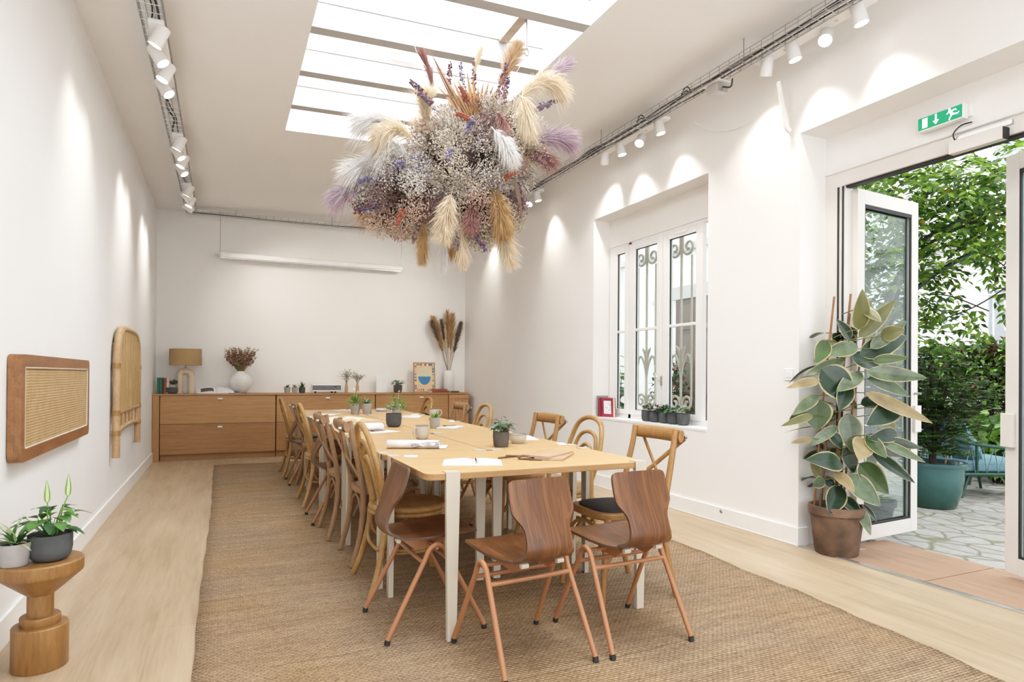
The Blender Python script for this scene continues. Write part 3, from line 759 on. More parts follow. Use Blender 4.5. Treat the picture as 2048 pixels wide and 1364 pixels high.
def make_rattan(rm):
    t = thing('rattan_chair', 'x', 'chair')
    def arch(w0, w1, ztop, y0, yt, z0, r, flare=1.0):
        pts = [(-w0, y0, z0), (-w1, lerp(y0, yt, .35), lerp(z0, ztop, .40)), (-w1 * .96, lerp(y0, yt, .65), lerp(z0, ztop, .68)), (-w1 * .68, lerp(y0, yt, .92), lerp(z0, ztop, .92)), (0, yt, ztop)]
        pts += [(-x, y, z) for x, y, z in pts[-2::-1]]
        b_ = MB(); b_.tube(smoothpath(pts, 6), r, 10); return b_
    arch(.155, .196, .895, -.165, -.275, .44, .0165).build('back_hoop', rm, t, smooth=60)
    arch(.125, .138, .800, -.170, -.258, .445, .0135).build('back_hoop', rm, t, smooth=60)
    arch(.08, .082, .715, -.175, -.240, .45, .0125).build('back_hoop', rm, t, smooth=60)
    b_ = MB(); b_.tube([(.205 * math.cos(a) , .205 * math.sin(a), .438) for a in [2 * PI * i / 32 for i in range(32)]], .019, 8, closed=True)
    b_.tube([(.212 * math.cos(a) , .212 * math.sin(a), .412) for a in [2 * PI * i / 32 for i in range(32)]], .013, 8, closed=True)
    b_.build('seat_rim', rm, t, smooth=60)
    b_ = MB(); b_.lathe([(0, .462), (.10, .461), (.17, .457), (.20, .449), (.205, .425), (0, .425)], 32); b_.build('seat', M['cane_seat'], t, smooth=50)
    for sx in (-1, 1):
        b_ = MB(); b_.tube(smoothpath([(sx * .178, -.175, .565), (sx * .182, -.168, .46), (sx * .190, -.175, .33), (sx * .212, -.215, .14), (sx * .236, -.262, .004)], 5), .0165, 10); b_.build('rear_leg', rm, t, smooth=60)
        b_ = MB(); b_.tube(smoothpath([(sx * .150, .150, .43), (sx * .160, .160, .3), (sx * .195, .205, .004)], 5), .0165, 10); b_.build('front_leg', rm, t, smooth=60)
        b_ = MB(); b_.tube(smoothpath([(sx * .186, -.165, .41), (sx * .19, -.165, .28), (sx * .178, -.10, .225), (sx * .170, .07, .225), (sx * .165, .135, .28), (sx * .155, .145, .41)], 6), .0095, 8); b_.build('side_brace', rm, t, smooth=60)
    b_ = MB(); b_.tube(smoothpath([(-.185, -.180, .40), (-.183, -.188, .28), (-.13, -.195, .228), (0, -.2, .22), (.13, -.195, .228), (.183, -.188, .28), (.185, -.180, .40)], 6), .0105, 8); b_.build('rear_brace', rm, t, smooth=60)
    b_ = MB(); b_.tube(smoothpath([(-.150, .150, .40), (-.152, .158, .28), (-.11, .165, .228), (0, .17, .22), (.11, .165, .228), (.152, .158, .28), (.15, .150, .40)], 6), .0105, 8); b_.build('front_brace', rm, t, smooth=60)
    b_ = MB(); q = [(.172 * math.copysign(abs(math.cos(a)) ** .7, math.cos(a)), -.01 + .175 * math.copysign(abs(math.sin(a)) ** .7, math.sin(a)), .205) for a in [2 * PI * i / 32 for i in range(32)]]
    b_.tube(q, .010, 8, closed=True); b_.build('stretcher_ring', rm, t, smooth=60)
    return t
RUGZ = .011
def put(proto, used, loc, rz, label, group):
    loc = (loc[0], loc[1], RUGZ)
    if not used[0]:
        used[0] = True; proto.location = loc; proto.rotation_euler = (0, 0, rz); proto['label'] = label; proto['group'] = group; return proto
    return dup(proto, label, loc, rz, group)
ply = make_ply(); u_ply = [False]
xc = make_cross(None, M['xwood'], M['tanpad']); u_x = [False]
xc2 = make_cross(None, M['xwood2'], M['cushion']); u_x2 = [False]
rt = make_rattan(M['rattan']); u_r = [False]
GP, GX, GR = 'walnut plywood chairs round the long table', 'cross-back wooden chairs round the long table', 'bent rattan chairs round the long table'
E_, W_ = -PI / 2, PI / 2   # facing +x / facing -x
put(ply, u_ply, (1.165, 2.442), .10, 'walnut plywood chair with copper legs, middle of the three at the table end', GP)
put(ply, u_ply, (1.676, 2.462), 0.05, 'walnut plywood chair with copper legs in front of the cushioned cross-back chair', GP)
put(ply, u_ply, (.880, 2.950), E_ + .02, 'walnut plywood chair seen from its side at the table corner on panel side', GP)
put(rt, u_r, (.965, 3.550), E_, 'bent rattan hoop-back chair next to the corner walnut chair on panel side', GR)
put(xc, u_x, (.965, 4.130), E_, 'cross-back wooden chair next to the nearest rattan chair on panel side', GX)
put(xc, u_x, (.925, 4.830), E_, 'cross-back wooden chair, middle of the three on panel side', GX)
put(ply, u_ply, (.868, 5.330), E_, 'walnut plywood chair with copper legs behind the middle cross-back chair on panel side', GP)
put(rt, u_r, (.905, 6.050), E_, 'bent rattan hoop-back chair, middle of the three on panel side', GR)
put(xc, u_x, (.955, 6.850), E_, 'cross-back wooden chair closest to the sideboard on panel side', GX)
put(ply, u_ply, (.868, 7.260), E_, 'walnut plywood chair with copper legs beside the cross-back closest to the sideboard', GP)
put(rt, u_r, (.880, 7.830), E_, 'bent rattan hoop-back chair at the sideboard end of panel side', GR)
put(xc2, u_x2, (1.965, 2.95), W_, 'cross-back wooden chair with charcoal seat pad at window side behind walnut chair', GX)
put(rt, u_r, (1.985, 3.690), W_, 'bent rattan hoop-back chair on window side between two cross-back chairs', GR)
put(xc2, u_x2, (1.965, 4.270), W_, 'cross-back wooden chair on window side, below the red book on the sill', GX)
put(ply, u_ply, (1.985, 4.840), W_, 'walnut plywood chair with backrest hidden behind the ribbed plant pot, window side', GP)
put(rt, u_r, (1.985, 5.560), W_, 'bent rattan hoop-back chair alone against bare wall behind the ribbed plant pot', GR)
put(xc, u_x, (1.965, 6.230), W_, 'cross-back wooden chair on window side in front of the slatted corner cabinet', GX)
put(ply, u_ply, (1.92, 6.78), W_, 'walnut plywood chair behind the mug on window side', GP)
put(rt, u_r, (1.985, 7.40), W_, 'bent rattan hoop-back chair at the sideboard end of window side', GR)
put(ply, u_ply, (1.895, 7.92), W_, 'walnut plywood chair at the sideboard end of window side', GP)
# ------------------------------------------------------------------ sideboard along the back wall
SF = 9.63; SZ = .905
def front(parent, x0, x1, z0, z1, hx, name, mat):
    o = MB().box(x0, x1, SF, SF + .02, z0, z1).build(name, mat, parent, bev=.0015)
    if hx is not None:
        h = MB(); h.box(hx - .030, hx + .030, SF - .022, SF, z1 - .052, z1 - .032); h.build('handle', M['wht'], o, bev=.003)
    return o
t = thing('worktop', 'long continuous oak worktop over the drawer cabinets on the back wall', 'worktop', (1.37, SF, 0))
MB().box(XL + .002 - 1.37, 3.61 - 1.37, -.012, YB - .002 - SF, SZ - .022, SZ).build('top_board', M['oak_sb'], t, bev=.002)
MB().box(XL + .004, -.772, SF - .01, YB - .004, 0, SZ - .023).build('x', M['oak_sbv'], bev=.002).name = 'end_panel'
tag(bpy.data.objects['end_panel'], 'upright oak end panel of the sideboard against the panel-hung wall', 'cabinet panel')
def cabinet(x0, x1, hx, lab, zs=.497):
    t = thing('drawer_cabinet', lab, 'cabinet', (0, 0, 0), 0, 'oak drawer cabinets along the back wall')
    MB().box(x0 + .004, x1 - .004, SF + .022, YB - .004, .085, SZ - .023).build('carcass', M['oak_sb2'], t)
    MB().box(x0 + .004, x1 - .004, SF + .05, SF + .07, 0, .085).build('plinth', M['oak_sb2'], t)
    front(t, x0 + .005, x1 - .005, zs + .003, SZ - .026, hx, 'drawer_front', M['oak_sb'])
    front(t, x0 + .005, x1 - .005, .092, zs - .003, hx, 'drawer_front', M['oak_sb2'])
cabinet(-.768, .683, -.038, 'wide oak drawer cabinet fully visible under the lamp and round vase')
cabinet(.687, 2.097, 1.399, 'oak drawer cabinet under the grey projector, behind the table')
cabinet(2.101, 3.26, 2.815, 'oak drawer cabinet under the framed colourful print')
t = thing('corner_cabinet', 'reddish slatted wooden corner cabinet at window end of the sideboard', 'cabinet', (3.43, SF, 0))
MB().box(-.165, .175, .022, YB - .004 - SF, 0, SZ - .023).build('carcass', M['slat_wood'], t)
b = MB()
for i in range(6): b.box(-.165 + i * .0567, -.165 + i * .0567 + .0535, -.004, .022, .05, SZ - .10)
b.box(-.165, .175, -.008, .022, SZ - .098, SZ - .03)
b.build('slatted_front', M['slat_wood'], t, bev=.002)

TOPZ = SZ + .001
def book(x, y, z, w, d, h, mat, name, label, rz=0, lean=0, group=None, cat='book', pages=True):
    """upright book: spine towards -y; w thick, d deep, h tall"""
    t = thing(name, label, cat, (x, y, z), rz, group); t.rotation_euler = (0, lean, rz)
    m_ = MB(); m_.box(-w / 2, -w / 2 + .003, 0, d, 0, h); m_.box(w / 2 - .003, w / 2, 0, d, 0, h); m_.box(-w / 2, w / 2, -.002, .003, 0, h)
    m_.build('cover', mat, t, bev=.001)
    MB().box(-w / 2 + .003, w / 2 - .003, .003, d - .004, .003, h - .004).build('page_block', M['paper2'], t)
    return t
def flat(x, y, z, w, d, h, mat, name, label, rz=0, cat='book', group=None):
    t = thing(name, label, cat, (x, y, z), rz, group)
    m_ = MB(); m_.box(-w / 2, w / 2, -d / 2, d / 2, 0, .003); m_.box(-w / 2, w / 2, -d / 2, d / 2, h - .003, h); m_.box(-w / 2, -w / 2 + .003, -d / 2, d / 2, 0, h)
    m_.build('cover', mat, t)
    MB().box(-w / 2 + .003, w / 2 - .004, -d / 2 + .004, d / 2 - .004, .003, h - .003).build('page_block', M['paper'], t)
    return t
for nm_, c_ in dict(bk_green=(.02, .13, .085), bk_dark=(.05, .035, .03), bk_red=(.28, .06, .03), bk_cream=(.62, .50, .38), bk_grey=(.33, .31, .29), bk_wine=(.30, .03, .06), bk_rust=(.32, .10, .04), bk_olive=(.07, .09, .03), bk_white=(.8, .8, .79)).items():
    M[nm_] = plain(nm_, c_, .6, var=.06)
GB = 'books standing at the lamp end of the sideboard'
book(-.795, 9.70, TOPZ, .028, .15, .215, M['bk_green'], 'book', 'dark green hardback book upright against the wall beside the lamp', group=GB)
book(-.764, 9.70, TOPZ, .026, .15, .215, M['bk_green'], 'book', 'second dark green hardback, between the green and brown books by the lamp', group=GB)
book(-.740, 9.70, TOPZ, .016, .15, .212, M['bk_dark'], 'book', 'thin dark brown book between green and red books', group=GB)
book(-.715, 9.70, TOPZ, .026, .15, .212, M['bk_red'], 'book', 'rust red hardback book upright near the lamp', group=GB)
book(-.680, 9.70, TOPZ, .036, .15, .205, M['bk_cream'], 'book', 'thick cream book upright next to the red book', group=GB)

# table lamp: horseshoe base and drum shade
t = thing('table_lamp', 'table lamp with pale horseshoe base and straw drum shade on sideboard', 'table lamp', (-.475, 9.80, TOPZ))
b = MB(); pts = []
R0, HH = .108, .235
for i in range(21):
    a = PI - PI * i / 20; pts.append((R0 * math.cos(a), HH + R0 * math.sin(a)))
for sgn in (0,):
    path = [(-R0 * .98 + .038, 0, 0.0)]
path = [(-.072, 0, .0), (-.072, 0, .12)] + [(-.072 * math.cos(PI * i / 14), 0, .235 + .072 * math.sin(PI * i / 14)) for i in range(15)] + [(.072, 0, .12), (.072, 0, 0)]
b.tube(path, .042, 16, up=(0, 1, 0)); b.build('lamp_base', M['pale_wood'], t, smooth=60)
b = MB(); b.tube([(0, 0, .34), (0, 0, .41)], .006, 8); b.tube([(0, 0, .345), (0, 0, .36)], .014, 10); b.build('lamp_stem', plain('brass_stem', (.35, .24, .12), .3, metal=.9), t, smooth=40)
M['shade'] = plain('straw_lampshade', (.56, .40, .21), .85, var=.05, vs=40, trans=.35)
b = MB(); b.lathe([(.198, .385), (.2, .385), (.2, .61), (.198, .61), (.197, .61), (.197, .385), (.198, .385)], 40); b.build('lamp_shade', M['shade'], t, smooth=50)
b = MB()
for i in range(3):
    a = 2 * PI * i / 3; b.tube([(0, 0, .405), (.198 * math.cos(a), .198 * math.sin(a), .405)], .002, 6)
b.build('shade_ring', M['steel'], t)

# round vase with dried flowers
def lathe_thing(prof, n=28): return MB().lathe(prof, n)
t = thing('round_vase', 'round white ceramic vase of dried red and green stems on sideboard', 'vase', (.222, 9.83, TOPZ))
M['plaster'] = plain('chalk_white_ceramic', (.74, .72, .70), .75, var=.05, vs=6, bmp=.08)
lathe_thing([(0, .0), (.055, .0), (.075, .012), (.118, .06), (.150, .13), (.155, .175), (.140, .22), (.105, .262), (.062, .288), (.052, .298), (.054, .312), (.048, .312), (.045, .295), (0, .29)]).build('vase_body', M['plaster'], t, smooth=50)
rn = random.Random(3)
b = MB(); M['drystem'] = plain('dried_green_stem', (.28, .22, .10), .8, var=.3); M['dryred'] = plain('dried_red_flower', (.20, .085, .07), .8, var=.45, vs=30)
M['dryred2'] = plain('dried_dusky_flower', (.34, .24, .16), .8, var=.4, vs=30)
fl_ = MB()
for i in range(240):
    a = rn.random() * 2 * PI; r = rn.random() ** .5; tip = V((.235 * r * math.cos(a), .16 * r * math.sin(a), .50 + .19 * rn.random() - .04 * r))
    base = V((tip.x * .12, tip.y * .12, .29)); mid = base.lerp(tip, .5) + V((0, 0, .02))
    b.tube([base, mid, tip], .0016, 3, mi=0)
    for k in range(6):
        p = base.lerp(tip, .55 + .45 * k / 6) + V((rn.uniform(-.014, .014), rn.uniform(-.014, .014), .0))
        fl_.tetra(p, rn.uniform(.005, .009), rn, 0 if rn.random() < .6 else 1)
b.build('stem', M['drystem'], t); fl_.build('flower_head', [M['dryred'], M['dryred2']], t)

# open magazine beside the vase
def open_mag(name, label, loc, rz, w, d, pm, cat='magazine', curl=.014, pic=None, group=None):
    t = thing(name, label, cat, loc, rz, group)
    b = MB(); n = 9; vs = []
    for y in (-d / 2, d / 2):
        for i in range(2 * n + 1):
            x = -w / 2 + w * i / (2 * n); q = abs(x) / (w / 2)
            z = .003 + curl * (math.sin(PI * min(1, q) ** .6) * .9) * (1 - .25 * q)
            vs.append((x, y, max(.002, z)))
    k = 2 * n + 1
    b.add(vs, [(i, i + 1, k + i + 1, k + i) for i in range(2 * n)])
    b.add([(-w / 2, -d / 2, 0), (w / 2, -d / 2, 0), (w / 2, d / 2, 0), (-w / 2, d / 2, 0)], [(3, 2, 1, 0)])
    o = len(b.v)
    b.f += [(0, k + 0, 2 * k + 3, 2 * k), (2 * n, 2 * k + 1, 2 * k + 2, k + 2 * n)]; b.m += [0, 0]
    b.f += [tuple([2 * k, 2 * k + 1] + list(range(2 * n, -1, -1))), tuple([2 * k + 2, 2 * k + 3] + list(range(k, 2 * k)))]; b.m += [0, 0]
    pg = b.build('pages', pm, t, smooth=40)
    if pic:
        for (x0, x1, y0, y1, m_) in pic:
            c = MB(); vs = []; nn_ = 5
            for y in (y0 * d / 2, y1 * d / 2):
                for i in range(nn_ + 1):
                    x = lerp(x0, x1, i / nn_) * w / 2; q = abs(x) / (w / 2)
                    vs.append((x, y, max(.002, .003 + curl * (math.sin(PI * min(1, q) ** .6) * .9) * (1 - .25 * q)) + .0012))
            c.add(vs, [(i, i + 1, nn_ + 2 + i, nn_ + 1 + i) for i in range(nn_)]); c.build('printed_picture', m_, pg)
    return t
M['print_dark'] = plain('printed_dark_photo', (.075, .055, .05), .6, var=.8, vs=40)
open_mag('open_magazine', 'open magazine with dark photo lying on sideboard beside the round vase', (-.10, 9.76, TOPZ), .1, .46, .24, M['paper'], pic=[(-.80, -.10, -.80, .70, M['print_dark'])], curl=.03).rotation_euler = (.24, 0, .06)
mg_ = [o for o in bpy.data.objects if o.name.startswith('open_magazine')][0]; mg_.location.z += .030
MB().prism([(-.12, -.002), (.12, -.002), (.12, -.055), (.02, -.03), (-.12, -.0025)], -.21, .21, M=Matrix(((0, 0, 1, 0), (1, 0, 0, 0), (0, 1, 0, 0), (0, 0, 0, 1)))).build('page_stack', M['paper2'], mg_)
flat(.14, 9.70, TOPZ, .16, .10, .012, M['bk_dark'], 'closed_booklet', 'flat dark booklet on sideboard in front of the round vase', .2, 'booklet')

# ------------------------------------------------------------------ small potted plants
def pot_mb(kind, r, h):
    if kind == 'round':   # soft tub with rounded foot
        pr = [(0, 0), (r * .62, 0), (r * .80, h * .05), (r * .94, h * .20), (r, h * .45), (r * 1.0, h), (r * .93, h), (r * .92, h * .86), (0, h * .86)]
    elif kind == 'taper':
        pr = [(0, 0), (r * .74, 0), (r * .77, h * .02), (r, h), (r * .91, h), (r * .89, h * .88), (0, h * .88)]
    else:
        pr = [(0, 0), (r * .8, 0), (r * .88, h * .06), (r, h * .7), (r * .97, h), (r * .90, h), (r * .89, h * .88), (0, h * .88)]
    return MB().lathe(pr, 24)
def plant(kind, mb, rnd, r, H, z0, nmat=1):
    if kind == 'spiky':
        for i in range(26):
            a = rnd.random() * 2 * PI; el = rnd.uniform(.35, 1.45); d = V((math.cos(a) * math.cos(el), math.sin(a) * math.cos(el), math.sin(el)))
            mb.leaf((rnd.uniform(-.2, .2) * r, rnd.uniform(-.2, .2) * r, z0), d, V((0, 0, 1)), H * rnd.uniform(.7, 1.05), r * .30, rnd.uniform(.1, .6), .25, 5, .5, rnd.randrange(nmat), nw=1)
    elif kind == 'round':
        for i in range(34):
            a = rnd.random() * 2 * PI; q = rnd.random() ** .6; el = rnd.uniform(-.1, .7)
            p = V((q * r * 1.15 * math.cos(a), q * r * 1.15 * math.sin(a), z0 + H * (.25 + .75 * rnd.random() * (1.1 - q * .6))))
            d = V((math.cos(a) * math.cos(el), math.sin(a) * math.cos(el), math.sin(el) * .5))
            mb.tube([(0, 0, z0 - .01), p], r * .018, 3, mi=0)
            mb.leaf(p, d, V((0, 0, 1)), r * rnd.uniform(.65, .95), r * rnd.uniform(.5, .72), .5, .15, 5, .7, rnd.randrange(nmat), nw=1)
    elif kind == 'fern':
        for i in range(60):
            a = rnd.random() * 2 * PI; el = rnd.uniform(.25, 1.4); L = H * rnd.uniform(.6, 1.05)
            d = V((math.cos(a) * math.cos(el), math.sin(a) * math.cos(el), math.sin(el)))
            tip = V((0, 0, z0)) + d * L - V((0, 0, .25 * L * math.cos(el)))
            mb.tube([(0, 0, z0 - .01), V((0, 0, z0)) + d * L * .5, tip], r * .014, 3)
            for k in range(5):
                p = V((0, 0, z0)).lerp(tip, .45 + .55 * k / 5); dd = (d + V((rnd.uniform(-1, 1), rnd.uniform(-1, 1), rnd.uniform(-.6, .6)))).normalized()
                mb.leaf(p, dd, V((0, 0, 1)), r * rnd.uniform(.28, .5), r * rnd.uniform(.16, .26), .4, .15, 3, .6, rnd.randrange(nmat), nw=1)
    elif kind == 'succ':
        for i in range(46):
            a = rnd.random() * 2 * PI; q = rnd.random() ** .5; c = V((q * r * .95 * math.cos(a), q * r * .95 * math.sin(a), z0 + H * (.3 + .6 * rnd.random() * (1 - q * .5))))
            for k in range(5):
                b_ = rnd.random() * 2 * PI; el = rnd.uniform(.0, 1.3); d = V((math.cos(b_) * math.cos(el), math.sin(b_) * math.cos(el), math.sin(el)))
                mb.leaf(c, d, V((0, 0, 1)), r * .32, r * .2, .2, .3, 3, .7, rnd.randrange(nmat), nw=1)
def potted(label, loc, r, h, H, pk, pm, lk, lm, seed, group=None, name='potted_plant', rz=0, flowers=0):
    t = thing(name, label, 'potted plant', loc, rz, group); rnd = random.Random(seed)
    pot_mb(pk, r, h).build('pot', pm, t, smooth=45)
    MB().lathe([(0, .004), (r * .5, .003), (r * .90, 0)], 16, (0, 0, h * .88)).build('soil', M['soil'], t, smooth=60)
    b = MB(); plant(lk, b, rnd, r, H, h * .88, len(lm)); b.build('foliage', lm, t, smooth=60)
    for k in range(flowers):
        b = MB(); a = rnd.random() * 6.3; p = V((r * .6 * math.cos(a), r * .6 * math.sin(a), h + H * rnd.uniform(.8, 1.05)))
        b.tube([(0, 0, h * .9), p], r * .02, 4)
        for j in range(7):
            d = V((rnd.uniform(-1, 1), rnd.uniform(-1, 1), rnd.uniform(-.2, 1))).normalized(); b.leaf(p, d, V((0, 0, 1)), r * .4, r * .28, .3, .2, 3, .6, nw=1)
        b.build('flower', M['flower_w'], t, smooth=60)
    return t
potted('dark bowl pot of brown rosette succulents on sideboard between books and lamp', (-.638, 9.74, TOPZ), .075, .085, .14, 'round', M['concrete'], 'succ', [M['leaf_p'], M['leaf_d']], 1)
GS = 'row of three small pots on the sideboard'
potted('small pale pot, first of three on sideboard counted from the round vase', (.845, 9.75, TOPZ), .046, .085, .07, 'taper', M['concrete_l'], 'spiky', [M['leaf'], M['leaf_d']], 2, GS)
potted('small pale pot in the middle of three on sideboard', (.948, 9.75, TOPZ), .046, .085, .07, 'taper', M['concrete_l'], 'spiky', [M['leaf'], M['leaf_d']], 3, GS)
potted('small dark pot of three on sideboard, closest to the grey projector', (1.048, 9.75, TOPZ), .046, .085, .11, 'round', M['concrete'], 'spiky', [M['leaf_d'], M['leaf']], 4, GS)
# projector
t = thing('projector', 'white and grey projector box on sideboard between pots and bud vases', 'projector', (1.39, 9.80, TOPZ))
M['proj_g'] = plain('slate_grey_plastic', (.14, .15, .165), .5)
b = MB(); b.prism(rrect(-.205, .205, -.13, .13, .02), .025, .125); b.build('body', M['wht'], t, bev=.008)
b = MB(); b.box(-.203, .203, -.134, -.129, .045, .115); b.build('front_grille', M['proj_g'], t, bev=.004)
b = MB(); b.box(.10, .14, -.137, -.133, .088, .098); b.build('badge', M['rubber'], t)
for x in (-.16, .075, .125):
    b = MB(); b.tube([(x, -.10, 0), (x, -.10, .027)], .014, 10); b.build('foot', M['rubber'], t, smooth=40)
# two bud vases
M['dryleaf'] = plain('dried_grey_spray', (.30, .28, .22), .8, var=.3)
M['bud'] = wood('bud_vase_wood', (.42, .27, .14), (.58, .41, .24), (14, 14, 3), .6)
for x, hh, sd, lb in ((1.694, .34, 5, 'slim wooden bud vase with taller dry spray, next to the projector'), (1.858, .29, 6, 'slim wooden bud vase with shorter dry spray, second from the projector')):
    t = thing('bud_vase', lb, 'vase', (x, 9.80, TOPZ), 0, 'pair of wooden bud vases'); rn = random.Random(sd)
    MB().lathe([(0, 0), (.024, 0), (.026, .01), (.024, .09), (.016, .125), (.017, .135), (.012, .135), (0, .12)], 16).build('vase_body', M['bud'], t, smooth=40)
    b = MB()
    for i in range(26):
        a = rn.random() * 6.3; q = rn.random(); tip = V((.14 * q * math.cos(a), .08 * q * math.sin(a), .13 + hh * rn.uniform(.55, 1) * (1 - .2 * q) * .75)); mid = V((tip.x * .35, tip.y * .35, lerp(.13, tip.z, .6)))
        b.tube([(0, 0, .12), mid, tip], .0012, 3)
        for k in range(7): b.tetra(mid.lerp(tip, k / 6) + V((rn.uniform(-.012, .012), rn.uniform(-.01, .01), rn.uniform(-.01, .012))), rn.uniform(.003, .0065), rn, 0)
    b.build('dry_spray', M['dryleaf'], t)
# white blank panel, pot, framed print, books, tall vase
t = thing('white_card', 'blank white glossy card leaning on the wall at back of the sideboard', 'card', (2.285, 9.93, TOPZ)); t.rotation_euler = (-.10, 0, 0)
MB().box(-.105, .105, -.006, .006, 0, .265).build('board', plain('glossy_white_board', (.80, .81, .80), .25, var=.02), t, bev=.002)
MB().box(-.109, .109, -.004, .008, 0, .269).build('border', M['wht'], t)
potted('dark pot with drooping dark leaves between white card and framed print', (2.475, 9.76, TOPZ), .066, .12, .13, 'round', M['concrete_b'], 'round', [M['leaf_d'], M['leaf_g']], 8)
t = thing('framed_print', 'framed colourful print of blue half oval with bright border, leaning on wall', 'picture', (2.93, 9.84, TOPZ)); t.rotation_euler = (-.11, 0, -.06)
W2, H2 = .175, .48
b = MB()
for x0, x1, z0, z1 in ((-W2, W2, 0, .014), (-W2, W2, H2 - .014, H2), (-W2, -W2 + .014, 0, H2), (W2 - .014, W2, 0, H2)): b.box(x0, x1, -.012, .012, z0, z1)
b.build('picture_frame', wood('thin_frame_wood', (.30, .17, .08), (.44, .27, .13), (8, 8, 8)), t)
M['pr_bg'] = plain('print_peach', (.74, .50, .32), .7, var=.04)
pn = MB().box(-W2 + .012, W2 - .012, -.005, .008, .012, H2 - .012).build('print', M['pr_bg'], t)
cm = [plain('print_c%d' % i, c_, .7, var=.05) for i, c_ in enumerate([(.05, .20, .42), (.60, .58, .42), (.78, .66, .20), (.55, .10, .06), (.06, .07, .16), (.20, .36, .20), (.75, .30, .12), (.70, .42, .42)])]
b = MB()
def oval(cx, cz_, rx, rz_, a0, a1, mi, y=-.0065, n=24): b.add([(cx + rx * math.cos(lerp(a0, a1, i / n)), y, cz_ + rz_ * math.sin(lerp(a0, a1, i / n))) for i in range(n + 1)], [tuple(range(n + 1))], mi)
oval(0, .255, .112, .145, 0, 2 * PI, 2, -.006); oval(0, .255, .103, .135, PI, 2 * PI, 0, -.007); oval(0, .255, .103, .135, 0, PI, 1, -.007)
rn = random.Random(11)
for i in range(34):
    a = 2 * PI * i / 34; x = max(-.142, min(.142, .19 * math.cos(a))); z = .24 + max(-.20, min(.205, .26 * math.sin(a)))
    oval(x, z, rn.uniform(.010, .021), rn.uniform(.010, .024), 0, 2 * PI, rn.choice([0, 2, 3, 4, 5, 6, 7]), -.0068 - .00002 * i, 8)
b.build('print_figures', cm, pn)
GF = 'pile of flat books by the print'
flat(3.14, 9.75, TOPZ, .17, .30, .030, M['bk_red'], 'book', 'red book lying flat in the small pile beside the framed print', PI / 2 + .08, 'book', GF)
flat(3.13, 9.76, TOPZ + .0305, .16, .26, .026, M['bk_rust'], 'book', 'rust orange book on top of the pile beside the framed print', PI / 2 - .06, 'book', GF)
flat(3.365, 9.70, TOPZ, .12, .15, .026, M['bk_olive'], 'book', 'olive green book lying flat in front of the tall white vase', PI / 2 + .10, 'book', GF)
t = thing('tall_vase', 'tall white cylinder vase of dried pampas plumes in the sideboard corner', 'vase', (3.36, 9.92, TOPZ))
MB().lathe([(0, 0), (.085, 0), (.092, .01), (.092, .30), (.078, .335), (.072, .345), (.074, .36), (.066, .36), (.066, .34), (0, .33)], 28).build('vase_body', M['plaster'], t, smooth=40)
# plume used in vases and in the hanging arrangement
def plume(mb, path, t0, n, ln, width, rnd, droop=.3, mi=0, nm=1, stemr=.004, back=.55):
    P = smoothpath(path, 5); k = len(P)
    mb.tube(P, [stemr * (1 - .8 * i / (k - 1)) for i in range(k)], 4, mi=mi)
    for i in range(n):
        q = t0 + (1 - t0) * rnd.random(); x = q * (k - 1); a = int(min(x, k - 2)); p = P[a].lerp(P[a + 1], x - a); tg = (P[a + 1] - P[a]).normalized()
        o = tg.orthogonal().normalized(); o = Matrix.Rotation(rnd.random() * 6.283, 3, tg) @ o
        u = (q - t0) / (1 - t0); l = ln * (.45 + .75 * math.sin(PI * min(1, u * .85 + .12))) * rnd.uniform(.6, 1.1)
        d = (tg * rnd.uniform(.55, 1.15) + o * rnd.uniform(.25, back)).normalized()
        p1 = p + d * l * .5; p2 = p + d * l + V((0, 0, -1)) * droop * l * rnd.uniform(.4, 1)
        mb.ribbon([p, p1, p2], width, d.cross(V((rnd.uniform(-1, 1), rnd.uniform(-1, 1), rnd.uniform(-1, 1)))).normalized(), mi + rnd.randrange(nm))
for nm_, c_ in dict(pl_gold=(.42, .25, .10), pl_gold2=(.56, .38, .20), pl_cream=(.68, .55, .38), pl_cream2=(.76, .66, .52), pl_white=(.82, .80, .78), pl_white2=(.74, .71, .68), pl_brown=(.16, .11, .08), pl_brown2=(.24, .18, .14), pl_tan=(.42, .27, .15), pl_tan2=(.55, .38, .23), pl_mauve=(.38, .25, .32), pl_mauve2=(.60, .52, .56), pl_rose=(.26, .115, .105), pl_rose2=(.38, .21, .18)).items():
    M[nm_] = plain(nm_, c_, .9, var=.12, vs=10, trans=.25)
rn = random.Random(21)
def vp(bx, tip, kind, n=900, ln=.17, t0=.30):
    b = MB(); base = V((bx * .25, 0, .33)); tip = V(tip); mid = base.lerp(tip, .55) + V((bx * .1, 0, .05))
    plume(b, [base, mid, tip], t0, n, ln, .0032, rn, .12, nm=2, back=.55)
    b.build('pampas_plume', [M['pl_' + kind], M['pl_' + kind + '2']], t, smooth=180)
vp(-.05, (-.27, .0, 1.20), 'gold'); vp(-.03, (-.02, .03, 1.31), 'gold', 480); vp(.03, (.06, -.01, 1.26), 'gold', 480)
vp(-.06, (-.30, -.03, 1.13), 'brown', 420, .13, .5); vp(.05, (.20, -.02, 1.14), 'brown', 800, .13)
vp(-.03, (-.13, .02, 1.17), 'brown', 400, .11, .5); vp(-.02, (-.09, -.04, 1.10), 'cream', 240, .06, .2); vp(.02, (.05, -.05, .80), 'cream', 120, .06, .3)

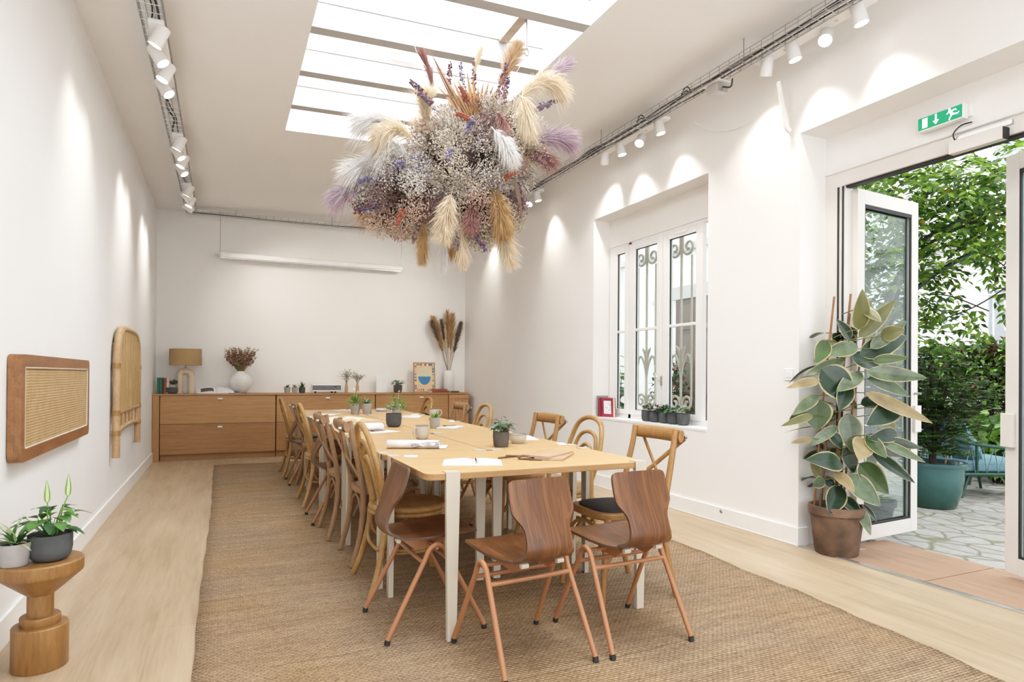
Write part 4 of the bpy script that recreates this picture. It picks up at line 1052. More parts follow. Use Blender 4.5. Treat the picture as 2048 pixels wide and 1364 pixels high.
# ------------------------------------------------------------------ projection screen case
t = thing('projection_screen', 'long white projection screen case hung on thin wires on the back wall', 'projection screen', (1.258, 9.93, 2.855))
MB().prism([(-.035, -.02), (.035, -.02), (.035, .04), (.02, .055), (-.02, .055), (-.035, .04)], -1.318, 1.318, M=Matrix(((0, 0, 1, 0), (1, 0, 0, 0), (0, 1, 0, 0), (0, 0, 0, 1)))).build('screen_case', M['wht'], t, bev=.004)
MB().box(-1.31, 1.31, -.012, .012, -.034, -.02).build('screen_bar', M['steel_l'], t)
for x in (-1.31, 1.31):
    MB().box(x - .008 if x < 0 else x, x if x < 0 else x + .008, -.036, .036, -.022, .056).build('end_cap', M['alu'], t)
for x in (-1.318, 1.30):
    MB().tube([(x, 0, .05), (x, 0, cz(x + 1.258) - 2.855)], .0035, 6).build('hanging_wire', M['steel'], t)

# ------------------------------------------------------------------ left wall hangings
t = thing('cane_headboard', 'rectangular woven cane panel in a teak frame mounted on the wall', 'wall panel', (XL, 4.19, 1.02))
y0, y1, z0, z1 = -.77, .77, -.24, .24; fw = .055; d = .055
b = MB(); b.prism(rrect(y0, y1, z0, z1, .035), .002, .028, M=Matrix(((0, 0, 1, 0), (1, 0, 0, 0), (0, 1, 0, 0), (0, 0, 0, 1))))
b.build('back_board', M['teak'], t, bev=.003)
b = MB()
oo = rrect(y0, y1, z0, z1, .035, 6); ii = rrect(y0 + fw, y1 - fw, z0 + fw, z1 - fw, .012, 6); n = len(oo)
b.add([(d, *p) for p in oo] + [(d, *p) for p in ii] + [(.028, *p) for p in oo] + [(.028, *p) for p in ii],
      [(i, (i + 1) % n, n + (i + 1) % n, n + i) for i in range(n)] + [(i, 2 * n + i, 2 * n + (i + 1) % n, (i + 1) % n) for i in range(n)] + [(n + i, n + (i + 1) % n, 3 * n + (i + 1) % n, 3 * n + i) for i in range(n)])
b.build('panel_frame', M['teak'], t, smooth=40)
b = MB(); b.add([(d - .008, *p) for p in ii], [tuple(range(n))]); b.build('cane_panel', M['cane'], t)
b = MB(); b.tube([(d - .004, *p) for p in rrect(y0 + fw + .004, y1 - fw - .004, z0 + fw + .004, z1 - fw - .004, .012, 5)], .005, 6, closed=True); b.build('cane_beading', M['pl_cream2'], t, smooth=60)

t = thing('bamboo_headboard', 'arched bamboo headboard hanging on the wall beyond the cane panel', 'wall panel', (XL + .045, 6.93, 0))
hw = .72
def P3(y, z, x=0): return (x, y, z)
arch = [P3(-hw, .47), P3(-hw, .9), P3(-hw * .995, 1.22), P3(-hw * .93, 1.44), P3(-hw * .72, 1.545), P3(-hw * .3, 1.575), P3(hw * .3, 1.575), P3(hw * .72, 1.545), P3(hw * .93, 1.44), P3(hw * .995, 1.22), P3(hw, .9), P3(hw, .46)]
MB().tube(smoothpath(arch, 6), .03, 10).build('outer_hoop', M['bamboo_p'], t, smooth=60)
for z, r in ((1.245, .013), (.845, .022), (.675, .022)):
    pts = [(0, -hw, z), (0, -hw * .4, z + (.03 if z < .7 else 0)), (0, hw * .4, z + (.03 if z < .7 else 0)), (0, hw, z)]
    MB().tube(smoothpath(pts, 6), r, 8).build('cross_rail', M['bamboo_p'], t, smooth=60)
b = MB(); rn = random.Random(4)
for i in range(17):
    y = lerp(-hw * .93, hw * .93, i / 16); q = abs(y) / hw; zt = 1.55 - .13 * max(0, (q - .5) / .45) ** 2.5
    b.tube([(-.008 + rn.uniform(-.008, .008), y + rn.uniform(-.012, .012), .86), (-.006, y + rn.uniform(-.008, .008), 1.2), (-.01, y * .98, zt)], rn.uniform(.028, .035), 8)
b.build('bamboo_cane_screen', M['bamboo'], t, smooth=60)
for i in range(6):
    y = lerp(-hw * .82, hw * .82, i / 5); MB().tube([(0, y, .69), (0, y, .845)], .016, 8).build('spindle', M['bamboo_p'], t, smooth=60)
for y in (-hw, hw):
    for z in (1.24, .845, .675): MB().tube([(0, y - .001, z - .022), (0, y - .001, z + .022)], .0335, 10).build('rattan_binding', M['rattan'], t, smooth=60)
MB().box(-.044, -.02, -.5, .5, 1.23, 1.26).build('wall_batten', M['bamboo_p'], t)

# ------------------------------------------------------------------ turned wooden pedestal table + pots
t = thing('pedestal_table', 'turned honey-coloured wooden pedestal table by the wall holding two plant pots', 'side table', (-.662, 3.115, 0))
MB().lathe([(0, .290), (.045, .290), (.056, .298), (.140, .372), (.144, .376), (.146, .384), (.146, .422), (.141, .428), (0, .428)], 44).build('top', M['stool'], t, smooth=35)
MB().lathe([(0, .205), (.045, .205), (.045, .291), (0, .291)], 36).build('column', M['stool'], t, smooth=35)
MB().lathe([(0, .170), (.067, .170), (.069, .173), (.069, .203), (.066, .207), (0, .207)], 40).build('collar', M['stool'], t, smooth=35)
MB().lathe([(0, 0), (.094, 0), (.096, .003), (.096, .166), (.092, .171), (0, .171)], 44).build('base', M['stool'], t, smooth=35)
potted('pale grey pot with striped spiky leaves on the turned pedestal table', (-.735, 3.055, .429), .058, .088, .13, 'taper', M['concrete_l'], 'spiky', [M['leaf'], M['leaf_v'], M['leaf_d']], 31)
t = potted('dark pot with white arum blooms on the turned pedestal table', (-.628, 3.10, .429), .076, .105, .13, 'round', M['concrete'], 'round', [M['leaf'], M['leaf_d']], 32)
for (bx, by, tx, ty, tz, L, tw) in ((-.01, .0, -.012, .0, .25, .10, .12), (.02, .0, .055, .01, .27, .10, .25)):
    b = MB(); b.tube(smoothpath([(bx, by, .09), ((bx + tx) / 2, by, .19), (tx, ty, tz - .02)], 5), .0025, 6, mi=1)
    b.leaf((tx, ty, tz - .025), V((tw * .3, 0, 1)), V((0, -1, 0)), L, .022, -.3, .6, 8, .55, 0, 1)
    b.build('arum_bloom', [plain('arum_white', (.72, .80, .52), .5, trans=.2), M['leaf_l']], t, smooth=60)
# ------------------------------------------------------------------ things on the long table
T0 = TZ + .0012
def sheet(name, label, x, y, w, d, rz, mat, cat='sheet of paper', group=None, h=.002, z=T0):
    t = MB().box(-w / 2, w / 2, -d / 2, d / 2, 0, h).build(name, mat, loc=(x, y, z)); t.rotation_euler = (0, 0, rz)
    return tag(t, label, cat, group)
M['ink'] = plain('faint_print', (.45, .45, .46), .8, var=.5, vs=90)
def pen(x, y, rz, label, z=T0, L=.14, mat=None, name='pen', cat='pen', r=.0042):
    t = thing(name, label, cat, (x, y, z + r), rz)
    MB().tube([(-L / 2, 0, 0), (L * .38, 0, 0), (L / 2, 0, 0)], [r, r, r * .35], 8).build('barrel', mat or M['rubber'], t, smooth=50)
    MB().tube([(-L / 2 - .001, 0, 0), (-L * .28, 0, 0)], r * 1.12, 8).build('cap', M['steel'] if mat is None else M['bark'], t, smooth=50)
    return t
open_mag('open_notebook', 'open blank white notebook lying at the near table end with a pen across', (1.118, 2.930, T0), -.36, .285, .205, M['paper'], 'notebook', .010)
pen(1.128, 2.905, 1.25, 'dark pen lying in the fold of the open blank notebook', T0 + .012, .15)
# eraser-like white block
t = thing('eraser', 'small white eraser block at the near desk edge beside walnut chair', 'eraser', (.895, 3.245, T0), -.35)
MB().box(-.035, .035, -.014, .014, 0, .010).build('block', M['paper'], t, bev=.002)
MB().box(-.020, .020, -.0145, .0145, -.0002, .0105).build('sleeve', M['bk_white'], t)
# kraft notebooks, green card, pencils
flat(1.612, 2.995, T0, .150, .300, .010, M['kraft'], 'kraft_notebook', 'brown kraft notebook lying under the top kraft notebook by the pencils', -.72, 'notebook', 'pile of kraft notebooks')
flat(1.590, 3.020, T0 + .0105, .150, .300, .009, M['kraft'], 'kraft_notebook', 'brown kraft notebook on top of the pile near the scattered pencils', -.95, 'notebook', 'pile of kraft notebooks')
sheet('green_card', 'dark green card sticking out from behind the kraft notebooks', 1.690, 3.135, .15, .10, -.3, M['green_card'], 'card', h=.003)
M['pencil'] = wood('dark_pencil_wood', (.07, .035, .018), (.16, .085, .045), (20, 20, 20), .6)
rn = random.Random(5)
lab = ['dark wooden pencil stub of the scattered pile, farthest from kraft notebooks', 'dark wooden pencil stub lying crosswise in the scattered pile', 'dark wooden pencil stub pointing at the near table edge', 'dark wooden pencil stub resting against the kraft notebook corner', 'short dark pencil stub in front of the scattered pile', 'dark wooden pencil stub at the back of the scattered pile', 'dark wooden pencil stub in the middle of the scattered pile']
for i, (x, y, a, L) in enumerate([(1.355, 3.045, .35, .12), (1.40, 3.0, -.55, .13), (1.412, 2.935, -.9, .08), (1.475, 2.965, .15, .13), (1.452, 2.895, -.75, .07), (1.435, 3.065, .2, .11), (1.425, 2.99, .6, .12)]):
    pen(x, y, a, lab[i], T0 + (.009 if i in (1, 6) else 0) , L, M['pencil'], 'pencil', 'pencil', .0042)['group'] = 'scattered dark pencils'
# pots, bowl, mugs
potted('dark ribbed concrete pot of grey green foliage near the table end', (1.535, 3.540, T0), .051, .092, .105, 'tub', M['concrete_b'], 'round', [M['leaf_g'], M['leaf_g'], M['leaf_d']], 41)
t = thing('bowl', 'cream stoneware bowl with dark rim behind the ribbed dark pot', 'bowl', (1.715, 3.690, T0))
MB().lathe([(0, 0), (.036, 0), (.040, .006), (.052, .016), (.058, .034), (.060, .056), (.057, .056), (.054, .034), (.046, .016), (0, .012)], 32).build('bowl_body', M['mug'], t, smooth=50)
MB().tube([(.0585 * math.cos(a), .0585 * math.sin(a), .0565) for a in [2 * PI * i / 36 for i in range(36)]], .0022, 6, closed=True).build('rim', M['mug_rim'], t, smooth=60)
def mug(x, y, ha, label, s=1.0):
    t = thing('mug', label, 'mug', (x, y, T0), ha, 'stoneware mugs on the long table')
    MB().lathe([(0, 0), (.030, 0), (.036, .005), (.043, .02), (.046, .045), (.046, .088), (.043, .088), (.043, .045), (.038, .02), (0, .008)], 28).build('mug_body', M['mug'], t, smooth=50)
    MB().tube([(.0445 * math.cos(a), .0445 * math.sin(a), .0885) for a in [2 * PI * i / 32 for i in range(32)]], .002, 6, closed=True).build('rim', M['mug_rim'], t, smooth=60)
    MB().tube(smoothpath([(.044, 0, .074), (.066, 0, .078), (.076, 0, .055), (.068, 0, .030), (.044, 0, .020)], 6), .0065, 8, sq=.75).build('handle', M['mug'], t, smooth=60)
    return t
mug(1.220, 4.150, 3.6, 'grey stoneware mug behind the rolled newspaper magazine, handle toward panel side')
mug(1.940, 6.170, -.5, 'grey stoneware mug on window side behind the small grey pot')
potted('round dark pot of pale variegated succulents in the middle of the table', (1.290, 5.215, T0), .064, .112, .12, 'round', M['concrete'], 'succ', [M['leaf_v'], M['leaf_g']], 42)
potted('small pale grey tapered pot of green grass-like plant, behind the front mug', (1.565, 4.965, T0), .047, .088, .085, 'taper', M['concrete_l'], 'spiky', [M['leaf'], M['leaf_l']], 43)
potted('pale pot with bushy green plant and white blossom hidden behind round dark pot', (1.590, 6.300, T0), .052, .10, .19, 'taper', M['concrete_l'], 'fern', [M['leaf'], M['leaf_l']], 44, flowers=1)
potted('small grey pot with drooping yellow-green fern and white flowers', (1.318, 7.060, T0), .056, .115, .15, 'taper', M['concrete_l'], 'fern', [M['leaf_l'], M['leaf']], 45, flowers=3)
potted('small grey pot with spiky variegated leaves next to the fern pot', (1.438, 7.020, T0), .056, .115, .12, 'taper', M['concrete_l'], 'spiky', [M['leaf_v'], M['leaf']], 46)
# rolled newspaper magazine
def newsprint():
    m, nt, b = newmat('newsprint_page')
    v = coords(nt, (1, 1, 1)); f = noise_(nt, coords(nt, (9, 26, 26)), 2.2, 4, .7); f2 = noise_(nt, coords(nt, (120, 30, 120)), 1, 2)
    f3 = noise_(nt, v, 7, 1)
    c = mix(nt, (.86, .87, .88), ramp(nt, f, [(.42, (.86, .87, .88)), (.50, (.30, .29, .29)), (.60, (.06, .055, .06))]), ramp(nt, f3, [(.45, (0, 0, 0)), (.6, (.8, .8, .8))]))
    nt.links.new(c, b.inputs['Base Color']); b.inputs['Roughness'].default_value = .7
    return m
M['news'] = newsprint()
def rolled(label, x, y, rz, L, r, mat, d, name='rolled_magazine', cat='magazine', ink=True):
    t = thing(name, label, cat, (x, y, T0), rz)
    path = []; n = 22
    for i in range(n + 1):
        a = -PI / 2 - 2 * PI * i / n * .93; rr = r * (1 - .05 * i / n)
        path.append((rr * math.cos(a) * 1.25 - .0, r * .82 + rr * .80 * math.sin(a)))
    flat_ = [(d * .85, .003), (d * .4, .0025)] + path
    b = MB(); vs = []
    for x_ in (-L / 2, L / 2):
        for (yy, zz) in flat_: vs.append((x_, yy, max(.001, zz)))
    k = len(flat_); b.add(vs, [(i, i + 1, k + i + 1, k + i) for i in range(k - 1)])
    o = b.build('rolled_cover', mat, t, smooth=60)
    s_ = o.modifiers.new('thick', 'SOLIDIFY'); s_.thickness = .002; s_.offset = 0
    for j in range(2):
        p = MB(); p.box(-L / 2 + .01 - .02 * j, L / 2 + .02 + .015 * j, -.01, d * (.95 + .1 * j), .0004 + .001 * j, .0012 + .001 * j); p.build('loose_page', M['paper'], t)
    return t
rolled('rolled magazine with printed newspaper cover on the panel-side desk, before the mug', 1.02, 3.640, -.40, .305, .030, M['news'], .16)
rolled('rolled white booklet on panel side before the round dark pot', 1.010, 4.905, .22, .23, .036, M['paper'], .10, 'rolled_booklet', 'booklet')
sheet('paper_sheet', 'white sheet lying in front of the rolled white booklet, pen on it', 1.075, 4.775, .26, .17, .35, M['paper'])
pen(1.07, 4.80, .45, 'grey pen on the white sheet by the rolled booklet', T0 + .0022, .14, M['steel'])
open_mag('open_cream_magazine', 'open cream paged magazine with a curled page on panel side', (1.075, 6.02, T0), .25, .46, .36, M['paper2'], curl=.035, pic=[(-.6, -.3, -.4, .1, M['ink'])])
sheet('paper_sheet', 'white sheet near the fern pot on panel side', 1.02, 7.03, .20, .28, -.5, M['paper'])
sheet('paper_sheet', 'white sheet at the far end of panel-side desk', 1.33, 7.80, .24, .16, .2, M['paper'])
flat(1.690, 4.930, T0 + .0, .155, .220, .012, M['bk_white'], 'white_notebook', 'closed white notebook with a pen on top, window side', -.72, 'notebook')
pen(1.70, 4.98, .25, 'grey pen lying on the closed white notebook', T0 + .0125, .13, M['steel'])
sheet('paper_sheet', 'white sheet behind the cream bowl on window side', 1.93, 3.975, .085, .30, -.25, M['paper'])
sheet('paper_sheet', 'white notepad sheet between flower pot and mug, window side', 1.76, 6.36, .19, .27, -.4, M['paper'], h=.008)
sheet('paper_sheet', 'small white sheet close to the far window-side mug', 1.905, 6.74, .08, .22, -.4, M['paper'])
GM = 'magazines fanned at the far end of the table'
flat(1.80, 7.62, T0, .21, .29, .012, M['news'], 'magazine', 'printed magazine at the bottom of the fanned pile by the sideboard', -.5, 'magazine', GM)
flat(1.77, 7.60, T0 + .0125, .21, .29, .010, M['news'], 'magazine', 'printed magazine on top of the fanned pile by the sideboard', -.15, 'magazine', GM)
sheet('place_card', 'small white card at the window-side edge by the far rattan chair', 1.94, 5.62, .05, .12, -.3, M['paper'], 'card', h=.003)
sheet('place_card', 'small white card at the window-side edge by the near rattan chair', 1.945, 3.53, .05, .10, -.3, M['paper'], 'card', h=.005)
sheet('place_card', 'small white card beside the seam behind the round dark pot', 1.345, 5.50, .09, .05, -.3, M['paper'], 'card', h=.003)

# ------------------------------------------------------------------ window sill
SZL = WZ0 + .0042
GW = 'five dark pots on the window sill'
spots = [(3.800, 5.150, 'succ', ['leaf_p', 'leaf'], 'first of five dark sill pots from the books, with reddish rosettes'), (3.795, 5.020, 'round', ['leaf_p', 'leaf_d'], 'second dark sill pot from the books, with purple leaves'),
         (3.800, 4.880, 'fern', ['leaf', 'leaf_d'], 'middle dark sill pot with bushy fresh green leaves'), (3.795, 4.745, 'round', ['leaf_g', 'leaf_d'], 'fourth dark sill pot from the books, with grey green leaves'), (3.790, 4.600, 'succ', ['leaf_g', 'leaf_v'], 'dark sill pot farthest from the books, with pale succulents')]
for i, (x, y, k, lm, lb) in enumerate(spots):
    potted(lb, (x, y, SZL), .058, .102, .095, 'round', M['concrete'], k, [M[a] for a in lm], 60 + i, GW)
t = book(3.728, 5.958, SZL, .020, .145, .225, M['bk_grey'], 'book', 'grey book leaning in the corner of the window sill', rz=-PI / 2 + .12, lean=0, group='books on the window sill')
t = thing('book', 'wine red hardback with a white floral picture on its cover, on the sill', 'book', (3.795, 5.835, SZL), 0, 'books on the window sill'); t.rotation_euler = (0, -.06, .42)
for nm_, x0, x1, m_ in (('cover', -.022, -.019, 'bk_wine'), ('cover', .019, .022, 'bk_wine')): MB().box(x0, x1, -.075, .075, 0, .205).build(nm_, M[m_], t)
MB().box(-.019, .019, -.072, .070, .003, .202).build('page_block', M['paper2'], t); MB().box(-.022, .022, .072, .0755, 0, .205).build('spine', M['bk_wine'], t)
pl_ = MB().box(-.0232, -.022, -.048, .042, .035, .175).build('cover_picture', M['paper'], t)
b = MB(); rn = random.Random(8)
for i in range(9): c = V((-.0236, rn.uniform(-.035, .03), rn.uniform(.05, .16))); b.diamond(c, (0, rn.uniform(-1, 1), rn.uniform(-1, 1)), (1, 0, 0), .026, .012)
b.build('printed_leaves', M['leaf_d'], pl_)
t = book(3.722, 5.905, SZL, .022, .14, .205, M['bk_wine'], 'book', 'plain wine red book between the grey and the floral book', rz=-PI / 2 + .22, group='books on the window sill')
# ------------------------------------------------------------------ cable trays and spotlights
def tray(label, a, b_, w, h, up_rod):
    """wire basket tray from a to b (open top), cross wires every 0.1 m"""
    A, B = V(a), V(b_); d = (B - A); L = d.length; d.normalize(); s = d.cross(V((0, 0, 1))).normalized()
    t = thing('cable_tray', label, 'cable tray', (0, 0, 0), 0, 'wire cable trays under the ceiling')
    m_ = MB(); r = .0028
    for o, z in ((-w / 2, h), (-w / 2, h * .5), (-w / 2, 0), (-w / 6, 0), (w / 6, 0), (w / 2, 0), (w / 2, h * .5), (w / 2, h)):
        m_.tube([A + s * o + V((0, 0, z)), B + s * o + V((0, 0, z))], r, 5)
    n = int(L / .1)
    for i in range(n + 1):
        p = A + d * (L * i / n)
        m_.tube([p - s * w / 2 + V((0, 0, h)), p - s * w / 2, p + s * w / 2, p + s * w / 2 + V((0, 0, h))], r, 5)
    m_.build('wire_basket', M['steel'], t)
    for q in up_rod:
        p = A + d * (L * q)
        MB().tube([p, V((p.x, p.y, cz(p.x)))], .004, 6).build('threaded_rod', M['steel'], t)
    return t
def cable(label, pts, r, name='power_cable', wob=.01, seed=0, group='black cables in the trays'):
    rn = random.Random(seed); P = []
    for a, b_ in zip(pts, pts[1:]):
        a, b_ = V(a), V(b_); n = max(1, int((b_ - a).length / .28))
        for i in range(n): P.append(a.lerp(b_, i / n) + V((rn.uniform(-wob, wob), rn.uniform(-wob, wob), rn.uniform(0, wob))))
    P.append(V(pts[-1]))
    return tag(MB().tube(smoothpath(P, 4), r, 6).build(name, M['black'], smooth=60), label, 'cable', group)
TR, TL, TBK = 3.34, -.42, 9.78
zr, zl = 3.405, 3.365
tray('steel wire cable tray along the window wall under the ceiling', (TR, YF + .1, zr), (TR, TBK + .05, zr), .11, .055, (.28, .435, .6, .78, .93))
tray('steel wire cable tray along the panel-hung wall under the ceiling', (TL, YF + .1, zl), (TL, TBK - .06, zl), .13, .055, (.3, .55, .8))
tray('steel wire cable tray running along the back wall above the screen', (TL - .06, TBK, zl + .01), (TR + .05, TBK, zr + .01), .10, .05, (.16, .5, .85))
cable('thick black cable in the window-wall tray, upper strand', [(TR - .03, YF + .2, zr + .01), (TR - .03, 4, zr + .01), (TR - .03, TBK, zr + .012)], .009, seed=1)
cable('black cable in the window-wall tray, middle strand', [(TR, YF + .2, zr + .012), (TR + .0, 5, zr + .012), (TR, TBK, zr + .012)], .0065, seed=2, wob=.016)
cable('black cable in the window-wall tray, strand next to the wall', [(TR + .035, YF + .2, zr + .01), (TR + .04, 4.5, zr + .008), (TR + .03, TBK, zr + .012)], .007, seed=3, wob=.014)
cable('black cable along the back tray, drooping slightly', [(TL, TBK - .02, zl + .02), (1.2, TBK - .02, zl + .03), (TR, TBK - .02, zr + .03)], .008, seed=4)
cable('black cable in the tray on the panel-hung wall, thicker one', [(TL + .02, YF + .2, zl + .01), (TL + .03, 4, zl + .01), (TL - .01, 6, zl + .01), (TL + .02, TBK - .1, zl + .012)], .008, seed=5, wob=.022)
cable('thin black cable in the tray on the panel-hung wall', [(TL - .02, YF + .2, zl + .01), (TL, 5, zl + .01), (TL + .01, TBK - .1, zl + .012)], .0055, seed=6, wob=.024)
for i, (y, lb) in enumerate(((4.62, 'looped slack of black cable above the near window tray'), (4.02, 'curled black cable end hanging at the junction box'))):
    c = [(TR - .02 + .03 * math.cos(a), y + .03 * math.sin(a) * 1.4, zr + .04 + .02 * math.sin(a * 2)) for a in [2 * PI * k / 14 for k in range(13)]]
    tag(MB().tube(smoothpath(c, 3), .005, 6).build('cable_loop', M['black'], smooth=60), lb, 'cable')
t = thing('junction_box', 'grey metal junction box under the window-wall cable tray', 'junction box', (TR + .05, 3.75, zr - .085))
MB().box(-.05, .05, -.06, .06, 0, .075).build('box_body', M['steel_l'], t, bev=.004)
MB().box(-.07, .06, -.09, .09, .075, .08).build('box_lid', M['wht'], t)
MB().tube(smoothpath([(.0, -.06, .04), (.02, -.12, .02), (.0, -.16, .06)], 5), .006, 6).build('cable', M['black'], t, smooth=60)
tag(MB().tube(smoothpath([(3.60, 3.36, 3.30), (3.625, 3.34, 3.10), (3.64, 3.33, 2.98), (3.65, 3.30, 2.93)], 6), .018, 6, sq=.6).build('hanging_strap', M['wht'], smooth=60), 'white strap dangling from the near window-side spotlight rail', 'strap')
tag(MB().tube(smoothpath([(3.60, 4.25, 3.33), (3.66, 4.12, 3.22), (3.685, 3.9, 3.16), (3.688, 3.7, 3.15)], 6), .003, 6).build('loose_wire', M['wht'], smooth=60), 'thin white wire trailing down the wall beside the junction box', 'wire')

M['lens'] = emis('warm_lamp_lens', (1, .93, .82), 9)
M['lens_off'] = emis('soft_lamp_lens', (1, .95, .88), 2.2)
spot_data = bpy.data.lights.new('spot_wall', 'SPOT'); 
def spot_head(loc, aim, label, group, lens='lens', power=0, s=1.0):
    loc = V(loc); d = (V(aim) - loc).normalized()
    t = thing('spotlight', label, 'spotlight', loc, 0, group)
    q = d.to_track_quat('-Z', 'Y'); t.rotation_mode = 'QUATERNION'; t.rotation_quaternion = q
    MB().lathe([(0, .10 * s), (.036 * s, .10 * s), (.042 * s, .092 * s), (.043 * s, -.03 * s), (.040 * s, -.03 * s), (.038 * s, -.018 * s), (0, -.018 * s)], 20).build('housing', M['wht'], t, smooth=40)
    MB().lathe([(.0379 * s, -.019 * s), (0, -.0195 * s)], 20).build('lens', M[lens], t)
    inv = q.inverted(); up = inv @ V((0, 0, 1))
    MB().tube([V((0, 0, .06 * s)), V((0, 0, .06 * s)) + up * .085], .012, 8).build('swivel_arm', M['wht'], t, smooth=40)
    if power:
        L = bpy.data.lights.new('spot_wall', 'SPOT'); L.energy = power; L.spot_size = math.radians(78); L.spot_blend = 1.0; L.color = (1, .94, .85); L.shadow_soft_size = .045
        o = bpy.data.objects.new('spot_lamp', L); COL.objects.link(o); o.location = loc + d * .035; o.rotation_euler = q.to_euler()
    return t
def rail(x, y0, y1, z, label):
    t = thing('spotlight_rail', label, 'light rail', (x, (y0 + y1) / 2, z), 0, 'white spotlight rails')
    h = (y1 - y0) / 2
    MB().box(-.045, .045, -h, h, 0, .028).build('rail_body', M['wht'], t, bev=.003)
    for y in (-h * .45, h * .45): MB().tube([(0, y, -.003), (0, y, .002)], .012, 10).build('screw_cap', M['steel_l'], t, smooth=40)
    return t
G1, G2 = 'spotlights along the window wall', 'spotlights along the panel-hung wall'
def group(side, yc, pitch, nm_, pw):
    if side > 0: x, z, xw = TR + .15, 3.43, XR
    else: x, z, xw = TL + .02, 3.34, XL
    ys = [yc - 1.5 * pitch, yc - .5 * pitch, yc + .5 * pitch, yc + 1.5 * pitch]
    rail(x, ys[0] - .08, ys[3] + .08, z, 'white spotlight rail of the %s %s' % (nm_, 'on the window side' if side > 0 else 'on the panel side'))
    for i, y in enumerate(ys):
        ordn = ['first', 'second', 'third', 'fourth'][i]
        lb = '%s white spotlight from the camera end in the %s on %s side' % (ordn, nm_, 'window' if side > 0 else 'panel')
        if side > 0:
            aim = (xw, y + (.35 if i % 2 else -.15), 2.35 if i % 2 == 0 else 2.55); l_ = 'lens'
            if i == 1: aim = (1.6, y - 1.2, .75)
            if nm_[0] == 'f' and i > 1: aim = (4.2 - .9 * i, YB, 1.7)
        else:
            aim = [(xw, y + .15, 2.3), (1.2, y - .4, .75), (xw, y - .1, 2.2), (1.3, y - .7, .75)][i]; l_ = 'lens'
            if nm_[0] == 'f' and i in (1, 3): aim = (.4 + .7 * i, YB, 1.6)
        spot_head((x, y, z - .075), aim, lb, G1 if side > 0 else G2, l_, pw * 1.5 if aim[1] == YB else pw if abs(aim[0] - xw) < .01 else pw * .35)
group(1, 3.0, .245, 'nearest cluster', 46); group(1, 5.02, .30, 'middle cluster', 46); group(1, 7.30, .22, 'farthest cluster', 44)
spot_head((TR + .15, 8.72, 3.36), (XR, 9.0, 2.3), 'single white spotlight near the window-side back corner', G1, 'lens', 40)
group(-1, 4.95, .26, 'nearest cluster', 24); group(-1, 7.0, .27, 'middle cluster', 34); group(-1, 8.65, .26, 'farthest cluster', 36)

# ------------------------------------------------------------------ skylight suspension hardware
t = thing('ceiling_hook', 'steel turnbuckle and eye hanging from a drilled wooden block in the skylight', 'hook', (1.90, 4.1, 3.55))
b = MB(); b.box(-.035, .035, -.36, .30, .145, .185, M=Matrix.Rotation(.0, 4, 'X')); b.build('wooden_block', wood('raw_beam_wood', (.40, .30, .22), (.56, .45, .36), (3, 12, 3), .7), t, bev=.003)
MB().tube([(.03, -.05, .16), (.03, -.05, .06), (.03, -.05, -.06)], .009, 8).build('turnbuckle', M['steel'], t, smooth=40)
MB().tube([(.03 + .016 * math.cos(a), -.05, -.082 + .024 * math.sin(a)) for a in [2 * PI * i / 16 for i in range(16)]], .004, 6, closed=True).build('eye', M['steel'], t, smooth=40)
# ------------------------------------------------------------------ hanging arrangement of dried flowers
FC = V((1.40, 4.0, 2.60))
fa = thing('dried_flower_cloud', 'big hanging cloud of dried pampas, lavender and white filler flowers under the skylight', 'flower arrangement', FC)
rf = random.Random(99)
# lobes of the cloud (centre, radii) in local metres
LOB = [(V((.20, 0, .10)), V((.34, .30, .27))), (V((.0, 0, -.05)), V((.34, .31, .26))), (V((-.38, .0, -.27)), V((.23, .25, .19))), (V((.10, 0, -.27)), V((.30, .26, .20)))]
def lobe_pt(k, d, f=1.0):
    c, r = LOB[k]; return c + V((d.x * r.x, d.y * r.y, d.z * r.z)) * f
def depth_in(p):
    """>1 outside every lobe"""
    return min(math.sqrt(sum(((p[i] - c[i]) / r[i]) ** 2 for i in range(3))) for c, r in LOB)
M['moss'] = plain('dark_twig_core', (.075, .05, .042), .95, var=.6, vs=25)
b = MB()
for i in range(1500):
    d = V((rf.gauss(0, 1), rf.gauss(0, 1), rf.gauss(0, 1))).normalized(); k = rf.randrange(4)
    p = lobe_pt(k, d, rf.uniform(.3, .75)); o = V((rf.gauss(0, 1), rf.gauss(0, 1), rf.gauss(0, 1))).normalized()
    b.diamond(p, (d + o * .8), o, rf.uniform(.07, .15), rf.uniform(.02, .045))
for c, r in LOB: b.lathe([(0, -.62 * r.z)] + [(.62 * r.x * math.sin(PI * i / 8), -.62 * r.z * math.cos(PI * i / 8)) for i in range(1, 8)] + [(0, .62 * r.z)], 14, c)
b.build('twig_core', M['moss'], fa)
FM = {}
for nm_, c_ in dict(white=(.70, .655, .60), cream=(.62, .51, .375), grey=(.39, .345, .30), blush=(.50, .33, .28), mauve=(.20, .10, .105), blue=(.10, .095, .20), lav=(.33, .27, .31), brown=(.22, .155, .11), wine=(.10, .035, .05)).items():
    FM[nm_] = plain('filler_' + nm_, c_, .9, var=.25, vs=40)
FM['twig'] = plain('filler_twig', (.20, .16, .125), .9, var=.3)
